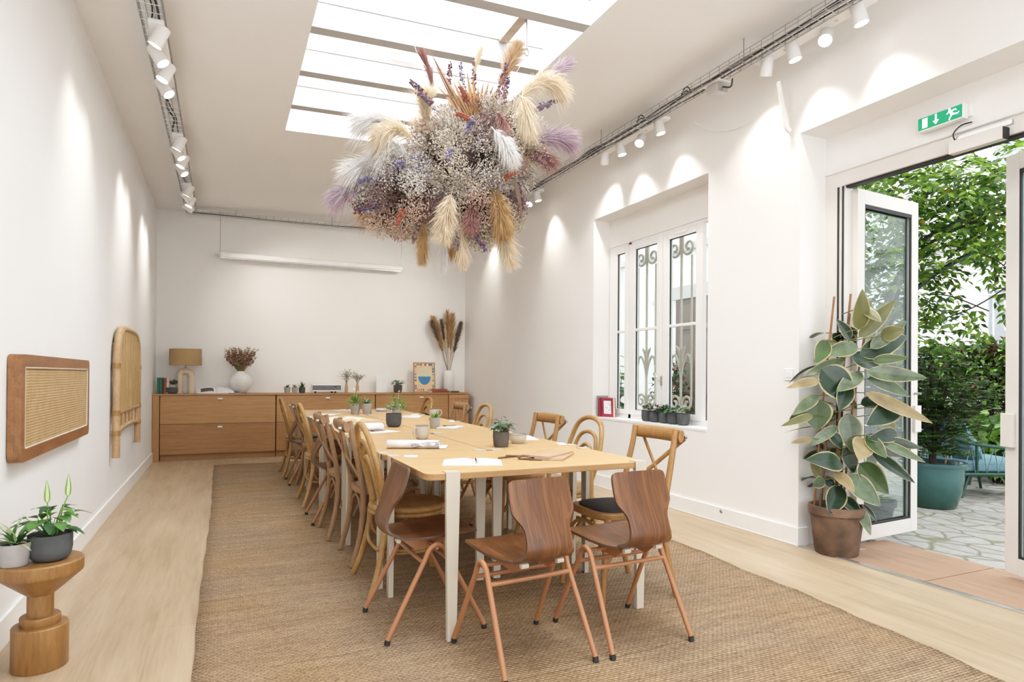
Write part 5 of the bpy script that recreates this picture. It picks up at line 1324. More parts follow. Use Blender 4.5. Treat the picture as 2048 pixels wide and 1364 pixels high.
def filler(p, d, R, n, cols, name, sz=(.0045, .0085), kind='ball'):
    b = MB(); ms = [FM['twig']] + [FM[c] for c in cols]; root = p - d * R * 1.3
    for i in range(n):
        o = V((rf.gauss(0, 1), rf.gauss(0, 1), rf.gauss(0, 1))).normalized(); q = p + o * R * rf.random() ** .45 * V((1, 1, 1)).length / 1.732 + d * R * .35
        if i % 5 == 0: b.ribbon([root, root.lerp(q, .5) + o * .01, q], .0011, o.orthogonal().normalized(), 0)
        if kind == 'ball': b.octa(q, rf.uniform(*sz), 1 + rf.randrange(len(cols)))
        else:
            dd = (o + d * .7).normalized(); b.diamond(q, dd, o.orthogonal(), rf.uniform(.013, .026), rf.uniform(.004, .008), 1 + rf.randrange(len(cols)))
    b.build(name, ms, fa)
cnt = 0
pal = [['white', 'cream', 'grey'], ['white', 'white', 'grey'], ['grey', 'cream', 'brown'], ['blush', 'cream', 'blush'], ['white', 'lav', 'grey'], ['mauve', 'brown', 'mauve'], ['cream', 'cream', 'white'], ['grey', 'white', 'brown']]
tries = 0
pts = []
while cnt < 140 and tries < 8000:
    tries += 1
    d = V((rf.gauss(0, 1), rf.gauss(0, 1), rf.gauss(0, 1))).normalized(); k = rf.randrange(4); p = lobe_pt(k, d, rf.uniform(.86, 1.0))
    if depth_in(p) < .84 or any((p - q).length < .082 for q in pts): continue
    pts.append(p); cnt += 1
    zone = p.x + p.z
    c = rf.choice(pal)
    if p.z > .1 and p.x > .1: c = rf.choice([pal[1], pal[2], pal[7], pal[0], pal[5], pal[6]])
    if p.x < -.25: c = rf.choice([pal[1], pal[4], pal[0], pal[3], pal[5], ['white', 'blue', 'grey']])
    if rf.random() < .5: filler(p, d, rf.uniform(.085, .115), 620, c, 'filler_spray', (.0032, .0062))
    else: filler(p, d, rf.uniform(.085, .11), 560, c, 'statice_spray', kind='leaf')
def fplume(base, tip, kind, n=520, ln=.12, t0=.25, droop=.35, w=.0021, back=.75, sag=.03):
    base, tip = V(base), V(tip); mid = base.lerp(tip, .55) + V((0, 0, sag)); b = MB()
    plume(b, [base, mid, tip], t0, int(n * 1.4), ln * 1.18, w, rf, droop, nm=2, back=back)
    b.build('pampas_plume', [M['pl_' + kind], M['pl_' + kind + '2']], fa, smooth=180)
# positions read in the photograph's plane through the cloud (x right, z up), y nearer = negative
fplume((.22, -.05, .35), (.40, -.08, .82), 'tan', 900, .11, .30, .15)          # tall brown-tan plume at the top
fplume((.08, .0, .40), (.17, .02, .80), 'cream', 500, .055, .4, .05, back=.35)
fplume((.25, -.25, .28), (.62, -.28, .50), 'cream', 900, .15, .25, .55, sag=.10)
fplume((.30, -.28, .42), (.36, -.36, .13), 'cream', 800, .12, .2, .5, sag=.06)
fplume((.42, -.10, .35), (.78, -.10, .78), 'mauve', 500, .13, .35, .25, back=.45)
fplume((.38, -.15, .12), (.75, -.18, .20), 'mauve', 900, .15, .25, .25)
fplume((.30, -.1, .08), (.66, -.1, .06), 'rose', 420, .12, .25, .3)
fplume((.10, -.36, .12), (.20, -.45, -.10), 'white', 1000, .10, .1, .3)
fplume((.14, -.3, .25), (.17, -.42, .08), 'rose', 260, .07, .2, .3)
fplume((.12, -.25, -.15), (.22, -.30, -.50), 'gold', 900, .13, .2, .15)
fplume((.14, -.2, -.30), (.30, -.22, -.68), 'cream', 700, .12, .3, .1)
fplume((-.12, -.28, -.25), (-.20, -.34, -.58), 'cream', 900, .12, .2, .15)
fplume((-.25, -.12, -.35), (-.28, -.16, -.70), 'gold', 700, .09, .3, .1, back=.4)
fplume((-.05, -.2, -.35), (-.04, -.24, -.72), 'cream', 500, .10, .3, .1, back=.4)
fplume((-.10, -.1, -.40), (-.13, -.12, -.74), 'white', 340, .08, .35, .1, back=.4)
fplume((.05, -.2, -.28), (-.02, -.32, -.52), 'rose', 420, .09, .3, .2)
fplume((-.28, -.10, .08), (-.66, -.12, .10), 'white', 900, .17, .2, .35, sag=.04)
fplume((-.24, -.1, .1), (-.27, -.16, .32), 'cream', 800, .13, .2, .2)
fplume((-.30, -.22, -.02), (-.58, -.28, -.02), 'cream', 700, .14, .2, .45, sag=.06)
fplume((-.35, -.2, -.10), (-.56, -.22, -.10), 'white', 800, .15, .15, .5, sag=.04)
fplume((-.40, -.1, -.16), (-.72, -.12, -.20), 'white', 700, .15, .2, .35)
fplume((-.50, -.05, -.30), (-.80, -.06, -.36), 'mauve', 620, .12, .3, .45, sag=.04)
fplume((-.14, .05, .42), (-.23, .02, .66), 'rose', 260, .10, .1, .05, back=.25)
fplume((.0, .3, .2), (-.1, .55, .45), 'cream', 500, .14); fplume((.3, .3, .2), (.5, .6, .3), 'white', 500, .14); fplume((-.3, .25, -.2), (-.5, .5, -.3), 'tan', 500, .14); fplume((.1, .3, -.2), (.15, .5, -.5), 'gold', 500, .13)
# spiky reddish blade at the top left
b = MB()
for i in range(26):
    o = V((rf.gauss(0, 1), rf.gauss(0, 1), rf.gauss(0, 1))) * .012; b.ribbon([V((.0, -.1, .26)) + o, V((-.09, -.08, .44)) + o * 1.2, V((-.215, -.06, .67)) + o * .4], .006, V((rf.gauss(0, 1), rf.gauss(0, 1), rf.gauss(0, 1))).normalized(), i % 2)
b.build('red_grass_blade', [M['pl_rose'], M['pl_tan']], fa)
# orange fan palm
M['fan'] = plain('dried_orange_palm', (.30, .15, .06), .75, var=.15)
b = MB(); c = V((.10, -.10, .18))
for i in range(15):
    a = lerp(-.85, .65, i / 14); d = V((math.sin(a), -.05, math.cos(a))); L = lerp(.30, .40, rf.random()); sd = V((math.cos(a), 0, -math.sin(a)))
    tip = c + d * L; m_ = c + d * L * .62
    b.add([c, m_ + sd * .016 + V((0, .006, 0)), tip, m_ - sd * .016 + V((0, -.006, 0))], [(0, 1, 2), (0, 2, 3)])
b.build('fan_palm', M['fan'], fa)
# lavender / larkspur sprigs
def sprig(base, tip, cols, n=70, r=.012, t0=.25, name='lavender_sprig'):
    base, tip = V(base), V(tip); b = MB(); mid = base.lerp(tip, .5) + V((0, 0, .015)); P = smoothpath([base, mid, tip], 5)
    b.tube(P, .0018, 4, mi=0)
    for i in range(n):
        q = lerp(t0, 1, rf.random()); x = q * (len(P) - 1); a = int(min(x, len(P) - 2)); p = P[a].lerp(P[a + 1], x - a); o = V((rf.gauss(0, 1), rf.gauss(0, 1), rf.gauss(0, 1))).normalized()
        b.octa(p + o * r * (1.15 - .6 * q) * 1.5, rf.uniform(.005, .009), 1 + rf.randrange(len(cols)))
    b.build(name, [FM['twig']] + [FM[c] for c in cols], fa)
FM['coral'] = plain('filler_coral', (.34, .10, .06), .85, var=.2)
for ba, ti, c in (((-.02, -.2, .28), (-.06, -.22, .56), ['blue', 'lav']), ((.16, -.25, .26), (.235, -.28, .58), ['mauve', 'blue', 'wine']), ((.20, -.28, .22), (.22, -.34, .46), ['wine', 'mauve', 'blue']), ((.44, -.2, .34), (.66, -.24, .44), ['blue', 'lav']), ((.4, -.22, .28), (.56, -.26, .38), ['blue', 'mauve']),
                  ((-.26, -.22, .26), (-.40, -.28, .34), ['blue', 'wine', 'mauve']), ((-.2, -.24, .2), (-.36, -.3, .27), ['blue', 'mauve']), ((-.5, -.16, -.4), (-.71, -.2, -.46), ['blue', 'wine']), ((-.5, -.2, -.24), (-.70, -.26, -.30), ['blue', 'lav']), ((.0, -.25, -.5), (.09, -.3, -.64), ['blue', 'wine']), ((-.06, -.2, -.45), (-.08, -.24, -.64), ['brown', 'blue']),
                  ((-.3, -.2, -.45), (-.36, -.24, -.62), ['wine', 'brown']), ((.32, -.22, -.12), (.37, -.28, -.34), ['wine', 'mauve']), ((.36, -.3, .02), (.50, -.36, -.08), ['wine', 'mauve']), ((.42, -.26, .06), (.56, -.32, -.03), ['wine', 'mauve']), ((-.1, -.4, .0), (-.06, -.46, .10), ['blue', 'lav']), ((-.16, -.38, -.06), (-.22, -.46, -.16), ['blue', 'lav']),
                  ((-.42, -.24, -.16), (-.5, -.34, -.2), ['blue', 'lav']), ((.12, .0, .4), (.12, .02, .70), ['wine', 'mauve']), ((-.07, .0, .4), (-.05, .0, .66), ['mauve', 'wine']), ((.3, .25, .2), (.5, .4, .35), ['blue', 'lav']), ((-.3, .25, .0), (-.5, .4, .1), ['blue', 'wine'])): sprig(ba, ti, c)
for ba, ti in (((.28, -.1, .38), (.305, -.12, .64)), ((-.03, -.32, .22), (-.12, -.38, .32)), ((-.02, -.38, .10), (-.16, -.44, .13)), ((-.40, -.22, -.42), (-.47, -.26, -.52)), ((.2, -.3, -.2), (.26, -.36, -.14))): sprig(ba, ti, ['coral', 'coral'], 80, .011, .2, 'coral_sprig')
# dark curved leaf at the side and suspension wire
b = MB(); b.leaf((-.10, -.3, .27), (-1, -.1, .45), (0, 0, 1), .22, .035, .9, .3, 8, .6); b.build('curved_leaf', M['pl_brown'], fa, smooth=60)
b = MB(); b.leaf((.28, -.3, -.15), (.25, -.1, -1), (0, -1, 0), .26, .03, .1, .3, 8, .6); b.build('curved_leaf', M['pl_brown'], fa, smooth=60)
MB().tube([(.2, 0, .3), (.53, .05, .84)], .0015, 4).build('hanging_wire', M['steel'], fa)
MB().tube([(-.1, 0, .2), (-.2, .37, cz(1.2) - FC.z)], .0015, 4).build('hanging_wire', M['steel'], fa)
# ------------------------------------------------------------------ variegated rubber plant by the garden door
RP = V((3.785, 3.015, 0))
rp = thing('rubber_plant', 'tall variegated rubber plant in a weathered clay pot beside the open garden door', 'potted plant', RP, -.4256)
M['clay'] = plain('weathered_clay', (.125, .074, .047), .85, var=.5, vs=7, bmp=.3)
MB().lathe([(0, 0), (.128, 0), (.134, .008), (.158, .20), (.163, .262), (.168, .266), (.175, .272), (.178, .318), (.174, .325), (.160, .325), (.156, .30), (0, .30)], 40).build('clay_pot', M['clay'], rp, smooth=40)
b = MB()
for i in range(64):
    a = 2 * PI * i / 64; b.octa((.168 * math.cos(a), .168 * math.sin(a), .268), .0075)
b.build('beaded_band', M['clay'], rp, smooth=60)
MB().lathe([(0, .306), (.157, .302)], 24).build('soil', M['soil'], rp, smooth=60)
M['rb_dark'] = plain('rubber_leaf_dark', (.016, .036, .018), .3, var=.45, vs=14, trans=.05)
M['rb_green'] = plain('rubber_leaf_green', (.045, .08, .018), .35, var=.35, vs=10, trans=.1)
M['rb_silver'] = plain('rubber_leaf_silver', (.10, .135, .075), .26, var=.45, vs=12, trans=.05)
M['rb_olive'] = plain('rubber_leaf_olive', (.13, .13, .038), .4, var=.2, vs=8, trans=.1)
M['rb_tan'] = plain('rubber_leaf_tan', (.26, .19, .09), .4, var=.3, vs=10, trans=.1)
M['rb_edge'] = plain('rubber_leaf_cream_edge', (.37, .325, .165), .4, var=.35, vs=20, trans=.1)
K = .001445
def pl_(u, v): return ((u - 345) * K, 1.18 - (560 + v / 2.353 - 747) * .0034)
leaves = [(410, 215, 395, 52, 72, 'olive'), (420, 250, 562, 82, 66, 'olive'), (400, 260, 346, 160, 62, 'dark'), (440, 330, 664, 232, 95, 'dark'), (430, 290, 262, 322, 70, 'silver'), (375, 355, 180, 412, 50, 'silver'),
 (320, 262, 232, 362, 70, 'olive'), (280, 265, 195, 375, 70, 'green'), (228, 452, 72, 462, 42, 'tan'), (440, 415, 295, 497, 66, 'silver'), (250, 395, 392, 540, 135, 'dark'), (445, 408, 665, 432, 66, 'silver'), (470, 440, 676, 498, 70, 'green'),
 (232, 520, 98, 592, 52, 'silver'), (243, 540, 240, 684, 125, 'green'), (200, 610, 38, 640, 34, 'olive'), (180, 600, 110, 650, 50, 'green'), (445, 505, 705, 640, 66, 'tan'), (605, 560, 425, 645, 95, 'dark'), (390, 604, 402, 784, 92, 'silver'), (594, 690, 452, 705, 64, 'dark'),
 (210, 718, 82, 738, 28, 'tan'), (335, 662, 185, 748, 44, 'silver'), (338, 835, 175, 785, 88, 'dark'), (440, 715, 370, 800, 90, 'tan'), (475, 778, 625, 905, 62, 'dark'), (440, 835, 552, 975, 118, 'green'), (245, 885, 156, 818, 52, 'olive'), (262, 905, 168, 928, 48, 'green'),
 (368, 885, 482, 1022, 118, 'silver'), (345, 938, 258, 1062, 84, 'dark'), (350, 988, 412, 1065, 76, 'dark'), (415, 1030, 428, 1128, 46, 'silver'), (440, 1020, 470, 1075, 30, 'dark'), (515, 728, 642, 812, 46, 'silver'), (540, 720, 652, 752, 46, 'dark'), (480, 300, 620, 175, 58, 'silver'), (520, 245, 585, 215, 66, 'olive'),
 (400, 330, 520, 400, 90, 'dark'), (540, 610, 600, 690, 70, 'olive'), (300, 690, 350, 760, 66, 'dark'), (385, 760, 420, 880, 70, 'dark'), (300, 870, 350, 930, 66, 'tan'), (470, 360, 570, 335, 46, 'green'), (280, 910, 330, 945, 56, 'dark'), (450, 560, 590, 520, 60, 'dark'), (430, 120, 460, 185, 46, 'olive'), (380, 470, 300, 590, 70, 'dark'), (450, 700, 490, 800, 60, 'green')]
rn = random.Random(77); b = MB(); ms = ['rb_dark', 'rb_green', 'rb_silver', 'rb_olive', 'rb_tan', 'rb_edge']; st_ = MB()
def add_leaf(bu, bv, tu, tv, w, kd, dep, flip):
    x0, z0 = pl_(bu, bv); x1, z1 = pl_(tu, tv)
    p = V((x0, dep * .55, z0)); q = V((x1, dep * 1.3, z1)); d = q - p; L = d.length
    nrm = V((rn.uniform(-.35, .35), -1, rn.uniform(.1, .8))).normalized()
    b.leaf(p, d, nrm if not flip else nrm, L, w * K * 1.12, rn.uniform(-.12, .28), .16, 12, .72, ms.index('rb_' + kd), 5, nw=8)
    s0 = V((rn.uniform(-.03, .03), 0, z0 - rn.uniform(.02, .08)))
    st_.tube([s0, s0.lerp(p, .6) + V((0, 0, .01)), p], .0035, 5)
for i, l in enumerate(leaves): add_leaf(*l, -rn.uniform(.02, .20), False)
# leaves on the far side of the plant
for i in range(26):
    a = rn.uniform(.5, 2.6); z = rn.uniform(.45, 1.55); L = rn.uniform(.17, .26); d = V((math.cos(a), math.sin(a), rn.uniform(-.3, .5))); p = V((.05 * math.cos(a), .05 * math.sin(a), z))
    b.leaf(p + d * .05, d, V((0, 0, 1)), L, L * .42, rn.uniform(.1, .5), .15, 8, .62, rn.randrange(3), 5, nw=6)
    st_.tube([p, p + d * .05], .004, 5)
b.build('foliage', [M[m] for m in ms], rp, smooth=60)
st_.build('leaf_stalk', M['rb_olive'], rp, smooth=60)
for pth in ([(.0, .0, .30), (.01, .01, .7), (.03, 0, 1.15), (.085, .01, 1.62)], [(-.10, .02, .30), (-.07, .03, .6), (-.05, .02, 1.0)]):
    MB().tube(smoothpath(pth, 6), .010, 8).build('stem', M['bark'], rp, smooth=60)
for pth in ([(-.13, .05, .28), (-.085, .05, .9), (.0, .045, 1.74)], [(.02, .06, .28), (.05, .06, 1.0), (.115, .05, 1.76)], [(.07, .06, .28), (.14, .06, 1.0), (.26, .07, 1.71)]):
    MB().tube(pth, .0075, 8).build('bamboo_stake', M['teak'], rp, smooth=60)

# ------------------------------------------------------------------ courtyard outside
GZ = -.07
g = MB(); g.add([(4.0, -6, GZ), (16, -6, GZ), (16, 12, GZ), (4.0, 12, GZ)], [(0, 1, 2, 3)])
g.add([(4.42, DY0 - 1, -.02), (4.42, 3.4, -.02), (4.42, 3.4, GZ), (4.42, DY0 - 1, GZ)], [(0, 1, 2, 3)])
struct(g, 'ground', M['paving'])
M['ext'] = plain('white_render', (.84, .84, .84), .8, var=.03, vs=1.5)
M['ext_grey'] = plain('grey_stone_trim', (.52, .52, .52), .8, var=.05)
M['ext_win'] = plain('pale_window_glass', (.45, .49, .52), .2, var=.1)
# facade across the courtyard
fc = thing('courtyard_facade', 'white rendered facade across the courtyard behind the climbing plants', 'building', (11.5, 5.5, GZ))
MB().box(0, .4, -9, 6.5, 0, 8).build('facade_wall', M['ext'], fc)
for z in (3.25, 3.5): MB().box(-.08, 0, -9, 6.5, z, z + .07).build('cornice', M['ext_grey'], fc)
def fwin(y0, y1, z0, z1):
    o = MB(); yzframe(o, y0, y1, z0, z1, .05, -.06, .01); w = o.build('window_frame', M['frame'], fc)
    MB().box(-.02, .0, y0 + .05, y1 - .05, z0 + .05, z1 - .05).build('pane', M['ext_win'], w)
    o = MB(); n = int((y1 - y0) / .16)
    for i in range(1, n): y = lerp(y0, y1, i / n); o.tube(smoothpath([(-.16, y + (.03 if i % 2 else 0) * math.sin(k * 1.6), lerp(z0, z1, k / 12)) for k in range(13)], 2), .012, 6)
    for z in (z0 + .12, z1 - .12): o.tube([(-.16, y0, z), (-.16, y1, z)], .012, 6)
    o.build('window_grille', M['wht'], w)
fwin(-.10, .85, 1.65, 2.75); fwin(-.2, .75, 4.45, 5.6); fwin(-2.0, -1.0, 1.65, 2.75)
# annex seen through the window, with a panelled door, round lamp and column
ax = thing('annex_building', 'white annex wall with brown door seen through the barred window', 'building', (6.5, 9.2, GZ))
MB().box(0, .3, -2.6, 2.2, 0, 5.2).build('annex_wall', M['ext'], ax)
MB().box(-.06, 0, -2.6, 2.2, 3.20, 3.30).build('cornice', M['ext_grey'], ax)
d_ = MB().box(-.03, 0, -1.95, -1.15, .02, 2.45).build('door', plain('brown_grey_door', (.14, .105, .09), .6), ax)
o = MB()
for y in (-1.9, -1.54): 
    for z0_, z1_ in ((.12, .9), (1.0, 1.9), (1.98, 2.36)): o.box(-.04, -.028, y, y + .30, z0_, z1_)
o.build('door_panel', plain('door_panel_paint', (.17, .13, .11), .6), d_, bev=.01)
MB().box(-.05, 0, -2.02, -1.08, 2.46, 2.66).build('door_lintel', M['ext_grey'], ax)
MB().lathe([(0, .08), (.15, .07), (.19, .03), (.20, 0)], 28, M=Matrix.Translation((0, -.62, 2.62)) @ Matrix.Rotation(-PI / 2, 4, 'Y')).build('wall_lamp', M['wht'], ax, smooth=50)
MB().lathe([(0, 0), (.16, 0), (.16, .2), (.12, .24), (.11, 2.7), (.14, 2.76), (.12, 2.82), (.15, 2.9), (.15, 3.2), (0, 3.2)], 24, (-.22, .55, 0)).build('column', M['ext'], ax, smooth=40)
# window grille of scrolled iron in front of the glass
wg = thing('window_grille', 'cream wrought-iron scrolled security grille outside the window', 'window grille', (4.16, 5.1, 0)); 
M['iron'] = plain('cream_painted_iron', (.50, .455, .39), .5, var=.06)
def spiral(cy, cz_, r0, a0, turns, s, rt=.014):
    n = int(26 * abs(turns)); P = []
    for i in range(n + 1):
        q = i / n; r = r0 * (1 - .82 * q); a = a0 + s * 2 * PI * turns * q; P.append((0, cy + r * math.cos(a), cz_ + r * math.sin(a)))
    return P
for c in (-.01, .56, -.60):
    o = MB(); o.tube([(0, c, .72), (0, c, 2.75)], .013, 8); o.build('grille_bar', M['iron'], wg, smooth=60)
    for s in (-1, 1):
        o = MB(); o.tube([(0, c + s * .155, .95), (0, c + s * .155, 2.38)], .011, 8); o.build('grille_bar', M['iron'], wg, smooth=60)
        o = MB()
        o.tube([(0, c + s * .02, 2.75), (0, c + s * .018, 2.52)] + spiral(c + s * .105, 2.47, .088, PI if s > 0 else 0, 1.35, s), .013, 8)
        o.build('scroll', M['iron'], wg, smooth=60)
        o = MB(); o.tube([(0, c + s * .015, .78), (0, c + s * .02, .86)] + spiral(c + s * .095, .92, .080, PI if s > 0 else 0, 1.3, -s), .013, 8)
        o.tube(smoothpath([(0, c, 1.18), (0, c + s * .03, 1.30), (0, c + s * .09, 1.40), (0, c + s * .14, 1.37), (0, c + s * .145, 1.32)], 5), .012, 8)
        o.tube(smoothpath([(0, c, 1.28), (0, c + s * .025, 1.42), (0, c + s * .075, 1.50)], 5), [.014] * 9 + [.006, .003], 8)
        o.tube(spiral(c + s * .28, 1.67, .055, PI / 2, 1.2, s), .011, 8)
        o.build('scroll', M['iron'], wg, smooth=60)
    MB().box(-.016, .016, c - .05, c + .05, .82, .85).build('collar', M['iron'], wg, bev=.003)
MB().box(-.012, .012, -.95, .95, .715, .735).build('grille_rail', M['iron'], wg)
MB().box(-.012, .012, -.95, .95, 2.74, 2.76).build('grille_rail', M['iron'], wg)

# leafy builders
def compound(mb, p, d, L, n, lw, ll, rnd, nm):
    d = V(d).normalized(); side = d.cross(V((0, 0, 1)));
    if side.length < .01: side = V((1, 0, 0))
    side.normalize(); up = side.cross(d)
    P = [p + d * L * t - V((0, 0, .35 * L * t * t)) for t in [i / n for i in range(n + 1)]]
    for i in range(1, n + 1):
        q = P[i]; tg = (P[i] - P[i - 1]).normalized()
        for s in (-1, 1):
            dd = (side * s * .85 + tg * .55 + V((0, 0, rnd.uniform(-.45, .05)))).normalized()
            mb.diamond(q, dd, up + V((rnd.uniform(-.4, .4), rnd.uniform(-.4, .4), 0)), ll * rnd.uniform(.8, 1.1), lw, rnd.randrange(nm))
    mb.diamond(P[-1], (P[-1] - P[-2]), up, ll, lw, rnd.randrange(nm))
M['wis1'] = plain('wisteria_leaf', (.105, .20, .022), .5, var=.3, vs=4, trans=.35); M['wis2'] = plain('wisteria_leaf_light', (.22, .35, .04), .5, var=.25, vs=4, trans=.45)
M['wis3'] = plain('wisteria_leaf_dark', (.032, .08, .016), .5, var=.3, vs=4, trans=.2); M['wis4'] = plain('wisteria_leaf_yellow', (.32, .22, .03), .5, var=.25, trans=.3)
WM = [M['wis1'], M['wis1'], M['wis1'], M['wis2'], M['wis2'], M['wis3'], M['wis3']]
wis = thing('climbing_wisteria', 'leafy climbing plant arching over the courtyard outside the door', 'climbing plant', (5.7, 4.5, GZ))
O = V((5.7, 4.5, GZ)); rn = random.Random(12); b = MB(); b2 = MB()
for cx, cy, cz_, rx, ry, rz_, n in ((6.0, 4.0, 3.05, .55, .6, .45, 150), (6.48, 3.64, 2.98, .6, .5, .42, 150), (5.9, 4.45, 2.85, .55, .6, .5, 120), (6.0, 4.1, 2.45, .5, .5, .35, 55), (6.5, 3.40, 2.48, .4, .35, .25, 40), (6.17, 4.15, 1.9, .36, .36, .55, 90), (6.1, 4.6, 2.1, .5, .4, .6, 90), (7.2, 3.1, 2.9, .8, .6, .5, 70), (6.6, 2.3, 3.0, .9, .7, .4, 40), (6.0, 4.8, 1.5, .4, .35, .5, 40)):
    for i in range(n):
        o = V((rn.gauss(0, 1), rn.gauss(0, 1), rn.gauss(0, 1))).normalized() * rn.random() ** .4
        p = V((cx + o.x * rx, cy + o.y * ry, cz_ + o.z * rz_)) - O
        compound(b, p, (o.x + rn.uniform(-.5, .5), o.y + rn.uniform(-.5, .5), rn.uniform(-.5, .4)), rn.uniform(.22, .36), 5, .042, .098, rn, 7)
for (p0, p1, p2) in (((6.2, 3.95, 2.0), (6.15, 3.7, 1.95), (6.1, 3.35, 1.78)), ((6.2, 3.8, 1.75), (6.2, 3.5, 1.85), (6.25, 3.2, 2.05)), ((6.3, 3.9, 2.5), (6.4, 3.5, 2.3), (6.5, 3.3, 2.05))):
    P = smoothpath([V(p0) - O, V(p1) - O, V(p2) - O], 6); b2.tube(P, .006, 5)
    for q in P[2::2]: compound(b, q, (rn.uniform(-.6, .6), rn.uniform(-.6, .6), -.5), .26, 5, .042, .095, rn, 7)
for i in range(70):
    o = V((rn.gauss(0, .5), rn.gauss(0, .5), rn.gauss(0, .4))); b.diamond(V((6.1, 4.0, 2.7)) - O + o, (rn.uniform(-1, 1), rn.uniform(-1, 1), -.5), (0, 0, 1), .09, .04, 7)
b.build('foliage', WM + [M['wis4']], wis)
for pts in ([(5.9, 4.35, GZ), (5.86, 4.25, 1.2), (5.92, 4.15, 2.0), (6.15, 3.95, 2.45), (6.6, 3.6, 2.72), (7.2, 3.2, 2.8)], [(6.0, 4.5, GZ), (5.95, 4.4, 1.4), (6.1, 4.1, 2.2), (6.4, 3.8, 2.5), (7.0, 3.3, 2.6)], [(5.95, 4.4, GZ), (6.0, 4.2, 1.6), (6.05, 4.05, 2.35), (6.1, 3.9, 3.1)]):
    o = MB(); P = smoothpath([V(p) - O for p in pts], 6); o.tube(P, [lerp(.025, .010, i / (len(P) - 1)) for i in range(len(P))], 7); o.build('woody_stem', M['bark_d'], wis, smooth=60)
b2.build('twig', M['bark_d'], wis)
M['hoop'] = plain('dark_green_iron', (.018, .035, .03), .5)
for k, (x0, y0) in enumerate(((0, 0), (.15, .1))):
    pts = [(5.55 + x0, 4.05 + y0, GZ), (5.62 + x0, 4.02 + y0, 1.4), (5.86 + x0, 3.92 + y0, 2.30 - .35 * k), (6.23 + x0, 3.76 + y0, 2.63 - .35 * k), (6.72 + x0, 3.52 + y0, 2.78 - .27 * k), (7.3 + x0, 3.2 + y0, 2.6 - .2 * k), (7.75 + x0, 3.0 + y0, 1.9), (7.9 + x0, 2.9 + y0, GZ)]
    tag(MB().tube(smoothpath(pts, 8), .022, 8).build('garden_arch', M['hoop'], smooth=60), ['dark green iron arch hoop, upper of two, under the climbing leaves', 'dark green iron arch hoop, lower of two, under the climbing leaves'][k], 'garden arch', 'iron arch hoops in the courtyard')

# glazed pot with a maple
mp = thing('maple_in_pot', 'bushy fine-leaved maple in a big turquoise glazed pot outside the door', 'potted tree', (6.37, 4.0, GZ))
def glaze():
    m, nt, b = newmat('turquoise_glaze'); sp = N(nt, 'ShaderNodeSeparateXYZ'); v = coords(nt); nt.links.new(v, sp.inputs[0])
    f = noise_(nt, v, 6, 4, .6); h = math_(nt, 'ADD', sp.outputs[2], math_(nt, 'MULTIPLY', f, .25))
    nt.links.new(ramp(nt, h, [(.08, (.022, .065, .045)), (.3, (.03, .09, .08)), (.48, (.055, .14, .14)), (.60, (.07, .155, .165))]), b.inputs['Base Color']); b.inputs['Roughness'].default_value = .18
    return m
M['glaze'] = glaze()
MB().lathe([(0, 0), (.185, 0), (.20, .015), (.245, .16), (.262, .30), (.262, .38), (.272, .40), (.292, .415), (.296, .435), (.284, .445), (.25, .44), (.24, .40), (0, .40)], 40).build('glazed_pot', M['glaze'], mp, smooth=50)
MB().lathe([(0, .41), (.245, .405)], 24).build('soil', M['soil'], mp)
M['map1'] = plain('maple_leaf', (.065, .135, .028), .5, var=.3, vs=5, trans=.3); M['map2'] = plain('maple_leaf_dark', (.035, .085, .022), .5, var=.3, vs=5, trans=.2); M['map3'] = plain('maple_leaf_light', (.13, .23, .04), .5, var=.3, vs=5, trans=.35)
b = MB(); rn = random.Random(14); tw = MB()
for i in range(230):
    o = V((rn.gauss(0, 1), rn.gauss(0, 1), rn.gauss(0, 1))).normalized() * rn.random() ** .45
    c = V((o.x * .50, o.y * .46, 1.0 + o.z * .56)); tw.tube([(o.x * .05, o.y * .05, .45 + .25 * (o.z + 1)), c], .002, 3)
    for k in range(11):
        p = c + V((rn.gauss(0, .07), rn.gauss(0, .07), rn.gauss(0, .028))); a = rn.random() * 6.3
        for j in range(5):
            an = a + (j - 2) * .55; b.diamond(p, (math.cos(an), math.sin(an), -.25), (0, 0, 1), (.066 if j in (1, 2, 3) else .046), .018, rn.choice([0, 0, 1, 1, 2]))
b.build('foliage', [M['map1'], M['map2'], M['map3']], mp); tw.build('twig', M['bark_d'], mp)
for pth in ([(0, 0, .4), (.02, .01, .8), (-.05, 0, 1.4)], [(.02, 0, .4), (.12, .02, .8), (.25, 0, 1.25)], [(-.02, 0, .4), (-.14, -.02, .8), (-.2, .05, 1.2)]): MB().tube(smoothpath(pth, 5), .014, 7).build('trunk', M['bark_d'], mp, smooth=60)
MB().tube([(.12, -.05, .42), (.30, -.02, 1.02)], .008, 6).build('cane_stake', M['bamboo'], mp)

# lounge armchair
ac = thing('lounge_armchair', 'dark green metal lounge armchair with light blue cushions in the courtyard', 'armchair', (7.50, 4.29, GZ), -.4256)
M['agreen'] = plain('dark_green_metal', (.008, .06, .032), .4, var=.1)
M['ablue'] = plain('light_blue_fabric', (.14, .26, .31), .9, var=.06, vs=30, bmp=.1)
M['ablue2'] = plain('grey_blue_fabric', (.11, .20, .24), .9, var=.06, vs=30, bmp=.1)
M['acord'] = plain('pale_blue_cord', (.26, .38, .42), .7)
base = rrect(-.40, .40, -.36, .36, .08, 6)
MB().tube([(x, y, .26) for x, y in base], .02, 8, closed=True).build('seat_frame', M['agreen'], ac, smooth=60)
MB().box(-.37, .37, -.33, .33, .25, .268).build('seat_base', M['agreen'], ac)
for sx, sy in ((-.22, -.27), (.26, -.27), (-.22, .27), (.26, .27)):
    MB().tube([(sx, sy, .26), (sx + (-.10 if sx < 0 else .07), sy * 1.12, .004)], [.02, .014], 8).build('leg', M['agreen'], ac, smooth=60)
